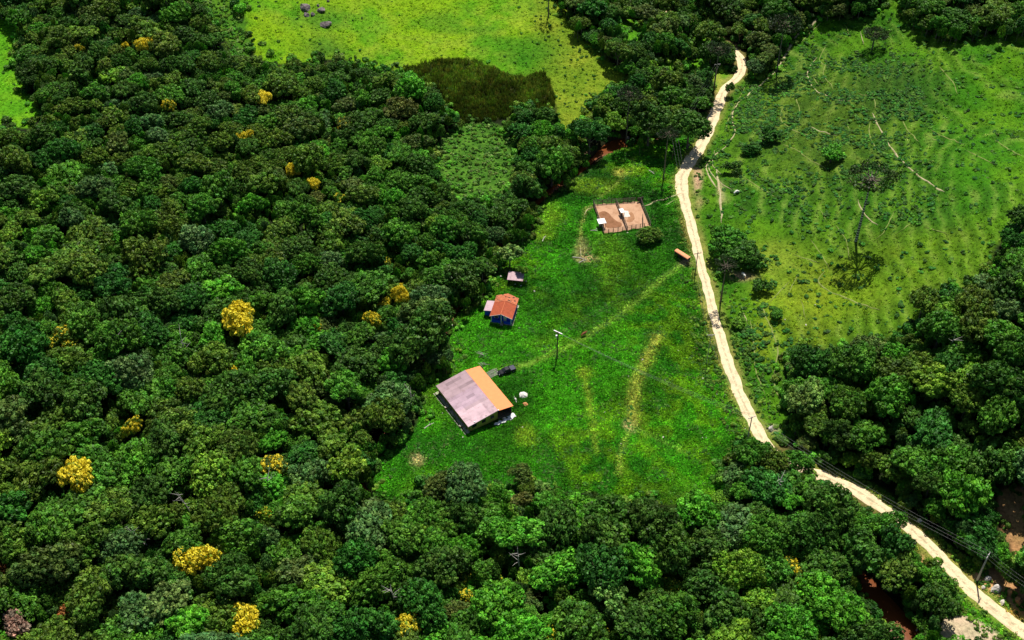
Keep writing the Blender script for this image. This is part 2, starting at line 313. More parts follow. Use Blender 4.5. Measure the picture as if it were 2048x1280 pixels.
def water_mat():
    m, t, p = mat('muddy_water'); p.inputs['Base Color'].default_value = (.16, .045, .010, 1)
    p.inputs['Roughness'].default_value = .3; p.inputs['Specular IOR Level'].default_value = .08
    t.links.new(bump(t, noise(t, 2, 3, N(t, 'NewGeometry').outputs['Position']), .02), p.inputs['Normal']); return m
M_WATER = water_mat()
def tinted(name, base, rough=.6, vary=.15, scale=.9, streak=None):
    """sheet material: base colour times the object's own colour, plus stains"""
    m, t, p = mat(name); oi = N(t, 'ObjectInfo').outputs['Color']; co = N(t, 'NewGeometry').outputs['Position']
    n = noise(t, scale, 5, co, .6); lo = tuple(c*(1-vary) for c in base); hi = tuple(min(1, c*(1+vary)) for c in base)
    c = mixc(t, 1, ramp(t, n, (.3, lo), (.7, hi)), oi, 'MULTIPLY')
    if streak: c = mixc(t, ramp(t, noise(t, .35, 5, co, .7), (.55, (0,)*3), (.68, (.6,)*3)), c, streak)
    t.links.new(c, p.inputs['Base Color']); p.inputs['Roughness'].default_value = rough; p.inputs['Specular IOR Level'].default_value = .3; return m
M_RUST = tinted('oxidised_roofing', (.43, .32, .35), .75, .12, .5, (.22, .13, .14))
M_ORANGE = tinted('orange_roofing', (.86, .275, .10), .75, .05)
M_TERRA = tinted('terracotta', (.46, .115, .05), .85, .22, 1.6)

# ------------------------------------------------------------------ mesh helpers
def mk(name, me, m, parent=None, loc=(0, 0, 0), rz=0.0, color=None):
    o = bpy.data.objects.new(name, me); COL.objects.link(o)
    if m and not me.materials: me.materials.append(m)
    o.location = loc; o.rotation_euler = (0, 0, rz)
    if parent: o.parent = parent
    if color is not None: o.color = color
    return o
def tag(o, label=None, cat=None, group=None, kind=None):
    if label: o['label'] = label
    if cat: o['category'] = cat
    if group: o['group'] = group
    if kind: o['kind'] = kind
    return o
def empty(name, loc, rz=0.0, s=1.0):
    o = bpy.data.objects.new(name, None); COL.objects.link(o); o.location = loc; o.rotation_euler = (0, 0, rz)
    o.scale = (s, s, s) if not hasattr(s, '__len__') else s; o.empty_display_size = .5; return o
def npmesh(name, V, Fq):
    me = bpy.data.meshes.new(name); V = np.asarray(V, np.float32); Fq = np.asarray(Fq, np.int32); n, k = Fq.shape
    me.vertices.add(len(V)); me.vertices.foreach_set('co', V.ravel()); me.loops.add(n*k); me.loops.foreach_set('vertex_index', Fq.ravel())
    me.polygons.add(n); me.polygons.foreach_set('loop_start', np.arange(0, n*k, k, dtype=np.int32)); me.update(calc_edges=True); return me
class B:
    def __init__(s): s.v = []; s.f = []
    def box(s, x0, x1, y0, y1, z0, z1):
        b = len(s.v); s.v += [(x, y, z) for z in (z0, z1) for y in (y0, y1) for x in (x0, x1)]
        s.f += [(b, b+2, b+3, b+1), (b+4, b+5, b+7, b+6), (b, b+1, b+5, b+4), (b+2, b+6, b+7, b+3), (b, b+4, b+6, b+2), (b+1, b+3, b+7, b+5)]; return s
    def tube(s, pts, rad, n=6):
        pts = [Vector(p) for p in pts]; b = len(s.v)
        if not hasattr(rad, '__len__'): rad = [rad]*len(pts)
        for i, p in enumerate(pts):
            d = (pts[min(i+1, len(pts)-1)]-pts[max(i-1, 0)]).normalized(); a = d.cross(Vector((.31, .17, .9)) if abs(d.z) < .9 else Vector((1, 0, 0))).normalized(); c = d.cross(a)
            for k in range(n): t = 2*math.pi*k/n; s.v.append(tuple(p+(a*math.cos(t)+c*math.sin(t))*rad[i]))
        for i in range(len(pts)-1):
            for k in range(n): s.f.append((b+i*n+k, b+i*n+(k+1) % n, b+(i+1)*n+(k+1) % n, b+(i+1)*n+k))
        s.f.append(tuple(b+k for k in range(n))[::-1]); s.f.append(tuple(b+(len(pts)-1)*n+k for k in range(n))); return s
    def prism(s, poly, z0, z1):
        b = len(s.v); n = len(poly); s.v += [(x, y, z0) for x, y in poly]+[(x, y, z1) for x, y in poly]
        s.f += [tuple(range(b, b+n))[::-1], tuple(range(b+n, b+2*n))]+[(b+i, b+(i+1) % n, b+n+(i+1) % n, b+n+i) for i in range(n)]; return s
    def faces(s, V, Fs): b = len(s.v); s.v += [tuple(q) for q in V]; s.f += [tuple(b+i for i in f) for f in Fs]; return s
    def mesh(s, name): me = bpy.data.meshes.new(name); me.from_pydata(s.v, [], s.f); me.update(); return me
    def obj(s, name, m, parent=None, **k): return mk(name, s.mesh(name), m, parent, **k)

# ------------------------------------------------------------------ ground
def axis(lo, hi, step, far):
    a = list(np.arange(lo, hi+.01, step)); s = step; q = hi
    while q < far: s *= 1.35; q += s; a.append(q)
    s = step; q = lo; pre = []
    while q > -far: s *= 1.35; q -= s; pre.append(q)
    return np.array(pre[::-1]+a)
ax = axis(-245, 245, .8, 3200); ay = axis(135, 520, .8, 3200)
GX, GY = np.meshgrid(ax, ay); gx, gy = GX.ravel(), GY.ravel()
gz = np.concatenate([terrain(gx[i:i+60000], gy[i:i+60000]) for i in range(0, len(gx), 60000)])
# far off, where forest stands, rounded hills go on to the horizon
gz = gz+70*S((np.hypot(gx, gy-320)-420)/1500)*fbm(gx/420, gy/420, 91, 3)
nx, ny = len(ax), len(ay); idx = np.arange(nx*ny).reshape(ny, nx)
q = np.stack([idx[:-1, :-1], idx[:-1, 1:], idx[1:, 1:], idx[1:, :-1]], -1).reshape(-1, 4)
me = npmesh('ground', np.stack([gx, gy, gz], 1), q)
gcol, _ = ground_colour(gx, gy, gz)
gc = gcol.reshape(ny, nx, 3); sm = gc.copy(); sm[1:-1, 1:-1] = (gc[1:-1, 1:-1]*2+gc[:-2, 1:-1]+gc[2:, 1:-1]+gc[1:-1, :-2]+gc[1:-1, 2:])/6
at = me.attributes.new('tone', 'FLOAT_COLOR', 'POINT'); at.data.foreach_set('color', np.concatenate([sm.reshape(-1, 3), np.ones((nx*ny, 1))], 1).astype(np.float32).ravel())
me.polygons.foreach_set('use_smooth', np.ones(len(q), bool))
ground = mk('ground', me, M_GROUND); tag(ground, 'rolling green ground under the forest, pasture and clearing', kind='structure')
def ribbon(name, pts, width, m, lift=.05, n=7, jit=.35, label=None, step=1.0, zf=None, taper=False, crown=0.03):
    P = dense([(p[0], p[1], (p[2] if len(p) > 2 else width)) for p in pts], step); V = []; A = []
    for i, p in enumerate(P):
        d = P[min(i+1, len(P)-1)][:2]-P[max(i-1, 0)][:2]; d = d/(np.linalg.norm(d)+1e-9); nn = np.array([-d[1], d[0]])
        hw = p[2]/2; e1 = hw+jit*hw*(fbm(np.array([i*.37*step]), np.array([3.3+pts[0][0]]), 5, 3)[0]-.5)*2; e2 = hw+jit*hw*(fbm(np.array([i*.37*step]), np.array([9.3+pts[0][0]]), 8, 3)[0]-.5)*2
        if taper: k = min(1, i*step/3+.15, (len(P)-1-i)*step/3+.15); e1 *= k; e2 *= k
        for k in range(n):
            a = -1+2*k/(n-1); off = a*(e1 if a < 0 else e2); V.append((*(p[:2]+nn*off), 0)); A.append(a)
    V = np.array(V); V[:, 2] = (terrain(V[:, 0], V[:, 1]) if zf is None else zf(V[:, 0], V[:, 1])) + lift - np.where(np.abs(A) > .99, lift+.10, 0) + crown*(1-np.abs(A))
    r = len(P); ii = np.arange(r*n).reshape(r, n); q = np.stack([ii[:-1, :-1], ii[1:, :-1], ii[1:, 1:], ii[:-1, 1:]], -1).reshape(-1, 4)
    me = npmesh(name, V, q[:, ::-1]); a_ = me.attributes.new('across', 'FLOAT', 'POINT'); a_.data.foreach_set('value', np.array(A, np.float32))
    o = mk(name, me, m); tag(o, label, kind='structure'); return o
ribbon('dirt_road', [(p[0], p[1], p[2]*.92) for p in road_w], 4, M_ROAD, .07, 11, .34, 'pale dirt road winding through the valley past the clearing')
ribbon('stream_water', [(p[0], p[1], 2.0+5.0*float(sum(math.exp(-((p[0]-q[0])**2+(p[1]-q[1])**2)/16) for q in POOLS) > .35)) for p in stream_w[::2]], 2.0, M_WATER, 0, 5, .25, 'muddy brown stream half hidden under the trees', step=2.0, zf=lambda x, y: np.full(len(x), -1.3), crown=0)
TR = [ # cattle paths: pixel polylines, width, pale?
 ([(1555,135),(1532,160),(1500,185),(1472,212),(1464,235),(1470,265),(1452,292),(1425,315),(1412,335),(1422,360),(1434,378)],.55,1),
 ([(1638,32),(1618,55),(1590,75),(1574,105),(1556,135)],1.2,1),([(1650,36),(1625,62),(1600,88)],.5,0),
 ([(1634,115),(1616,142),(1618,160),(1634,182),(1668,198),(1700,203)],.5,1),([(1625,150),(1640,175)],.35,0),
 ([(1744,225),(1754,245),(1772,280),(1795,312),(1825,342),(1862,368),(1890,385)],.55,1),([(1715,187),(1745,197),(1750,220)],.4,0),
 ([(1434,340),(1437,370),(1441,395),(1442,448)],.8,1),([(1412,320),(1422,345),(1440,365),(1472,385)],.35,1),
 ([(1560,288),(1592,300),(1620,320),(1655,340)],.4,0),([(1615,250),(1640,262),(1675,272)],.4,1),([(1565,215),(1562,240),(1590,262),(1640,275)],.4,0),
 ([(1740,240),(1738,270),(1752,300)],.35,0),([(1690,245),(1702,265)],.3,0),([(1860,260),(1890,275),(1930,290)],.4,0),([(1880,135),(1905,165),(1915,190)],.4,0),([(1850,270),(1885,285)],.35,0),
 ([(1800,230),(1815,260),(1840,285)],.4,0),([(1990,280),(2020,300),(2050,315)],.4,0),([(1590,190),(1600,220),(1596,245)],.35,0),([(1655,120),(1648,150),(1668,180)],.35,0),([(1720,62),(1727,88)],.4,1),([(1690,50),(1700,78)],.3,0),
 ([(1490,355),(1520,375),(1550,395)],.45,0),([(1430,300),(1425,330),(1445,350)],.3,1),([(1523,615),(1540,650),(1555,700),(1548,760),(1560,800)],.5,0),([(1500,640),(1508,690),(1512,740),(1530,790)],.45,0),([(1482,610),(1495,650)],.35,1),
 ([(1580,560),(1540,605)],.4,0),([(1600,545),(1575,590)],.35,0),([(1650,540),(1640,570),(1700,600),(1760,620)],.5,0),([(1715,400),(1730,430),(1755,450)],.35,1),([(1670,450),(1690,480),(1700,520)],.3,0),([(1585,510),(1640,525)],.4,0),
 ([(1790,420),(1770,460),(1750,480)],.35,0),([(1640,420),(1655,445)],.3,0),([(1620,480),(1640,505),(1660,540)],.35,0),([(1850,455),(1900,470)],.4,0),([(1602,600),(1610,640)],.35,0),([(1930,300),(1990,330)],.35,0),
 ([(1362,386),(1338,396),(1312,404),(1290,412)],1.0,1),([(1350,400),(1330,412)],.7,1),([(1190,412),(1176,420),(1168,436)],.5,1),([(1160,490),(1164,515)],.4,1),
 ([(1500,160),(1480,190),(1460,230),(1450,262)],.35,0),([(1655,90),(1640,120),(1660,135)],.35,0),([(1830,440),(1790,470)],.3,0)]
for k, (pts, wd, pale) in enumerate(TR):
    pl = dense(pts, 7); pl = pl+np.stack([2.2*(fbm(np.arange(len(pl))*.7, np.full(len(pl), 5.+k), 77, 2)-.5)*2, 1.6*(fbm(np.arange(len(pl))*.7, np.full(len(pl), 25.+k), 78, 2)-.5)*2], 1)
    wp = [tuple(hit(*p)[:2]) for p in pl]
    o = ribbon('cattle_path', wp, wd, M_TRACKP if pale == 1 else M_TRACK, .13, 5, .75, None, step=.6, taper=True)
    o['label'] = ('bare cattle path' if pale else 'faint grassy cattle path')+' worn into the green ground'

# ------------------------------------------------------------------ foliage prototypes
def leaf_cloud(lobes, nleaf, leaf, seed, up=.35, jit=.75, inner=.12, zmin=-.45, elong=1.5):
    r = np.random.default_rng(seed); L = np.array(lobes, float); pr = L[:, 3]**2; pr /= pr.sum()
    P = []; Nn = []; LV = []; cnt = 0; lobev = r.random(len(L)); lobeh = r.random(len(L)); lobeb = r.random(len(L))
    while cnt < nleaf:
        k = r.choice(len(L), nleaf, p=pr); d = r.normal(size=(nleaf, 3)); d /= np.linalg.norm(d, axis=1)[:, None]
        ok = d[:, 2] > zmin-r.random(nleaf)*.3; rad = np.where(r.random(nleaf) < inner, .65, 1)*(.86+.2*r.random(nleaf)); p = L[k, :3]+d*(L[k, 3]*rad)[:, None]*np.array([1, 1, .8])
        D = np.linalg.norm(p[:, None, :]-L[None, :, :3], axis=2)/L[None, :, 3]; D[np.arange(nleaf), k] = 9; ok &= (D.min(1) > .72)
        p, d, k = p[ok], d[ok], k[ok]; n = d+r.normal(size=d.shape)*jit*.6+np.array([0, 0, up]); n /= np.linalg.norm(n, axis=1)[:, None]
        P.append(p); Nn.append(n); LV.append(np.stack([np.clip(.66*lobev[k]+.34*r.random(len(k)), 0, 1), np.clip(.6*lobeh[k]+.4*r.random(len(k)), 0, 1), np.clip(.55*lobeb[k]+.45*r.random(len(k)), 0, 1), np.ones(len(k))], 1)); cnt += len(p)
    P = np.concatenate(P)[:nleaf]; Nn = np.concatenate(Nn)[:nleaf]; LV = np.concatenate(LV)[:nleaf]
    a = np.cross(Nn, r.normal(size=Nn.shape)); a /= np.linalg.norm(a, axis=1)[:, None]; b = np.cross(Nn, a); s = leaf*(.55+.9*r.random(nleaf))[:, None]
    V = np.stack([P-a*s*elong/2, P-b*s*.5-Nn*s*.12, P+a*s*elong/2, P+b*s*.5-Nn*s*.12], 1).reshape(-1, 3); Fq = np.arange(nleaf*4).reshape(-1, 4)
    return V, Fq, LV
def leaf_mesh(name, V, Fq, LV, extra=None):
    if extra is not None:
        b = len(V); ev = np.array(extra.v); ef = [f for f in extra.f if len(f) == 4]; V = np.concatenate([V, ev]); Fq = np.concatenate([Fq, np.array(ef)+b]); n0 = len(LV); LV = np.concatenate([LV, np.ones((len(ef), 4))])
    me = npmesh(name, V, Fq); me.materials.append(M_LEAF)
    at = me.attributes.new('leafv', 'FLOAT_COLOR', 'FACE'); at.data.foreach_set('color', LV.astype(np.float32).ravel())
    if extra is not None:
        me.materials.append(M_BARK); mi = np.zeros(len(Fq), np.int32); mi[n0:] = 1; me.polygons.foreach_set('material_index', mi)
    return me
def broad(seed, style):
    """irregular crown about 8 m wide: a few big masses whose skin carries many small leaf clumps"""
    r = np.random.default_rng(seed); big = []
    nb, vf, zb, br, cr, nc = {'dome': (7, .75, 4.6, (1.5, 2.3), (.42, .78), 95), 'flat': (9, .25, 6.0, (1.1, 1.8), (.38, .7), 95), 'tall': (7, 1.25, 4.8, (1.3, 2.0), (.42, .75), 100), 'ragged': (6, .9, 4.6, (1.0, 1.7), (.35, .7), 60), 'fine': (9, .7, 4.7, (1.2, 2.0), (.3, .52), 150)}[style]
    for k in range(nb):
        a = 2*math.pi*(k*.618+r.random()*.25); rr = 2.45*math.sqrt((k+.3)/nb)*(.7+.6*r.random()); big.append((rr*math.cos(a), rr*math.sin(a), zb+vf*(1.6*(1-rr/3.2)+1.3*(r.random()-.5)), r.uniform(*br)))
    Bg = np.array(big); L = []; tries = 0
    while len(L) < nc and tries < 4000:
        tries += 1; k = r.choice(nb, p=Bg[:, 3]**2/np.sum(Bg[:, 3]**2)); d = r.normal(size=3); d /= np.linalg.norm(d)
        if d[2] < -.35 or r.random() > .45+.55*(d[2]+.3): continue
        sq = .62 if style == 'flat' else .85
        p = Bg[k, :3]+d*Bg[k, 3]*np.array([1, 1, sq])*r.uniform(.88, 1.22); q = np.linalg.norm(Bg[:, :3]-p, axis=1)/Bg[:, 3]; q[k] = 9
        if q.min() < .78: continue
        c = r.uniform(*cr)
        if L and min((l[0]-p[0])**2+(l[1]-p[1])**2+(l[2]-p[2])**2-((l[3]+c)*.74)**2 for l in L) < 0 : continue
        L.append((*p, c))
    return L, [tuple(b) for b in big]
def limbs(L, seed, r0=.22):
    r = random.Random(seed); b = B(); b.tube([(0, 0, -1.2), (.05, 0, 1), (.1, .05, 3.4)], [r0*1.5, r0*1.05, r0*.8], 6)
    for l in r.sample(L, min(6, len(L))): b.tube([(.1, .05, 3.0+r.random()*.6), (l[0]*.5, l[1]*.5, l[2]*.72+.3), (l[0]*.95, l[1]*.95, l[2])], [r0*.6, r0*.36, r0*.12], 4)
    return b
STY = [('dome', 1, 4600, .27), ('dome', 2, 4600, .27), ('dome', 3, 4200, .30), ('flat', 4, 4200, .25), ('flat', 5, 4200, .25), ('tall', 6, 4800, .27), ('tall', 7, 4800, .26), ('ragged', 8, 2600, .30), ('ragged', 9, 2600, .28), ('fine', 10, 5400, .23), ('fine', 11, 5400, .24), ('dome', 12, 4400, .28), ('dome', 13, 4400, .28), ('tall', 14, 4600, .27), ('fine', 15, 5400, .22), ('dome', 16, 4800, .26), ('flat', 17, 4400, .26), ('ragged', 18, 3000, .3), ('dome', 19, 4200, .3), ('fine', 20, 5000, .25), ('tall', 21, 4400, .28), ('ragged', 22, 3200, .28), ('dome', 23, 4600, .27), ('fine', 24, 5200, .24)]
CROWN, TRUNK, STYLE, JOINED = [], [], [], []
for st, sd_, n, lf in STY:
    L, BG = broad(sd_, st); V, Fq, LV = leaf_cloud(L, n, lf, sd_, up=.3, jit=.75)
    V2, F2, L2 = leaf_cloud([(b[0], b[1], b[2], b[3]*.8) for b in BG], 420, .62, sd_+500, up=.1, jit=1.4, inner=.5); V, Fq, LV = np.concatenate([V, V2]), np.concatenate([Fq, F2+len(V)]), np.concatenate([LV, L2]); CROWN.append(leaf_mesh('crown', V, Fq, LV)); lb = limbs(BG, sd_); tm = lb.mesh('trunk'); tm.materials.append(M_BARK); TRUNK.append(tm); STYLE.append(st)
    JOINED.append(leaf_mesh('canopy_tree', V, Fq, LV, lb))
BUSH = []
for k in range(4):
    r = random.Random(40+k); L = [(r.uniform(-.75, .75), r.uniform(-.75, .75), r.uniform(.3, .75), r.uniform(.35, .55)) for _ in range(7)]
    V, Fq, LV = leaf_cloud(L, 620, .17, 60+k, zmin=-.2); BUSH.append(leaf_mesh('leaves', V, Fq, LV))
TUFT = []
for k in range(4):
    r = np.random.default_rng(80+k); n = 26; V = []; LV = []
    for i in range(n):
        a = r.random()*6.28; rr = r.random()**.5*.32; c = np.array([rr*math.cos(a), rr*math.sin(a), 0]); o_ = np.array([math.cos(a), math.sin(a), 0])*r.uniform(.12, .38)+np.array([0, 0, r.uniform(.06, .26)]); sd2 = np.array([-math.sin(a+r.normal()*.6), math.cos(a+r.normal()*.6), 0])*r.uniform(.03, .07)
        V += [c-sd2, c+sd2, c+o_*.6+sd2*1.2, c+o_-sd2*.2]; LV.append((r.random(), r.random(), r.random(), 1))
    V = np.array(V); TUFT.append(leaf_mesh('blades', V, np.arange(len(V)).reshape(-1, 4), np.array(LV)))
REED = []
for k in range(3):
    r = np.random.default_rng(90+k); V = []; LV = []
    for i in range(30):
        a = r.random()*6.28; rr = r.random()**.5*.5; c = np.array([rr*math.cos(a), rr*math.sin(a), 0]); o_ = np.array([r.normal()*.18, r.normal()*.18, r.uniform(.8, 1.7)]); sd2 = np.array([math.cos(a*3), math.sin(a*3), 0])*.05
        V += [c-sd2, c+sd2, c+o_+sd2*.6, c+o_-sd2*.6]; LV.append((r.random(), r.random(), r.random(), 1))
    V = np.array(V); REED.append(leaf_mesh('blades', V, np.arange(len(V)).reshape(-1, 4), np.array(LV)))

def scatter(name, meshes, P, rot, scl, tint, kindidx, label):
    """one object of many instances on points (stuff nobody could count)"""
    me = bpy.data.meshes.new(name); me.vertices.add(len(P)); me.vertices.foreach_set('co', P.astype(np.float32).ravel())
    def att(n, t, d, key): a = me.attributes.new(n, t, 'POINT'); a.data.foreach_set(key, np.ascontiguousarray(d))
    att('rot', 'FLOAT_VECTOR', rot.astype(np.float32).ravel(), 'vector'); att('scl', 'FLOAT_VECTOR', scl.astype(np.float32).ravel(), 'vector')
    att('tint', 'FLOAT_COLOR', np.concatenate([tint, np.ones((len(P), 1))], 1).astype(np.float32).ravel(), 'color'); att('pick', 'INT', kindidx.astype(np.int32), 'value'); att('marker', 'FLOAT', np.ones(len(P), np.float32), 'value')
    o = mk(name, me, M_LEAF); o.color = (0, 0, 0, 0)
    src = bpy.data.collections.new(name+' kinds')
    for i, m_ in enumerate(meshes):
        q = bpy.data.objects.new('%s %02d' % (name, i), m_); q.color = (0, 0, 0, 0); src.objects.link(q)
    ng = bpy.data.node_groups.new(name, 'GeometryNodeTree'); ng.interface.new_socket('Geometry', in_out='INPUT', socket_type='NodeSocketGeometry'); ng.interface.new_socket('Geometry', in_out='OUTPUT', socket_type='NodeSocketGeometry')
    gi = ng.nodes.new('NodeGroupInput'); go = ng.nodes.new('NodeGroupOutput'); ip = ng.nodes.new('GeometryNodeInstanceOnPoints'); ci = ng.nodes.new('GeometryNodeCollectionInfo')
    ci.inputs['Collection'].default_value = src; ci.inputs['Separate Children'].default_value = True; ci.inputs['Reset Children'].default_value = True
    def na(n, t): a = ng.nodes.new('GeometryNodeInputNamedAttribute'); a.data_type = t; a.inputs['Name'].default_value = n; return a.outputs['Attribute']
    L = ng.links.new; L(gi.outputs[0], ip.inputs['Points']); L(ci.outputs[0], ip.inputs['Instance']); ip.inputs['Pick Instance'].default_value = True
    L(na('pick', 'INT'), ip.inputs['Instance Index']); L(na('rot', 'FLOAT_VECTOR'), ip.inputs['Rotation']); L(na('scl', 'FLOAT_VECTOR'), ip.inputs['Scale']); L(ip.outputs[0], go.inputs[0])
    md = o.modifiers.new('scatter', 'NODES'); md.node_group = ng; tag(o, label, kind='stuff'); return o

# ------------------------------------------------------------------ where the trees stand
def world_of_crown(u, v, zc): # ground point under a crown whose middle shows at (u, v)
    z = 0.0
    for _ in range(12):
        x, y = flat(u, v, z+zc); z = z+.7*(H(x, y)-z)
    return x, y, z
PAL = { # albedo of foliage kinds
 'dark green': (.036, .096, .012), 'olive green': (.066, .130, .014), 'mid green': (.048, .145, .013), 'bright green': (.058, .205, .014), 'yellow-green': (.098, .210, .018),
 'grey-green': (.060, .135, .036), 'deep green': (.024, .100, .012), 'brownish': (.090, .115, .024), 'dull olive': (.066, .112, .022), 'reddish brown': (.26, .105, .035), 'pale green': (.12, .22, .05), 'pinkish grey': (.26, .18, .13)}
PAL = {k: tuple(q*1.2 for q in c) for k, c in PAL.items()}
trees = []   # dict(x,y,z,s,zs,style,colname,tint,bloom,lm)
def add_tree(x, y, z, R, st, cname, bloom=0.0, lm=None, zs=None, tint=None):
    k = rng.choice([i for i, q in enumerate(STYLE) if q == st]); s = R/4.0
    t = np.array(PAL[cname] if tint is None else tint)*(.85+.3*rng.random())*(1+(rng.random(3)-.5)*.16)
    zs = zs if zs else (.85+.42*rng.random())
    sx = s*(.82+.36*rng.random()); trees.append(dict(x=x, y=y, z=z-.15, s=sx, sy=s*s/sx, zs=s*zs, k=int(k), cname=cname, tint=t, bloom=bloom, lm=lm, R=R, rz=rng.random()*6.28))
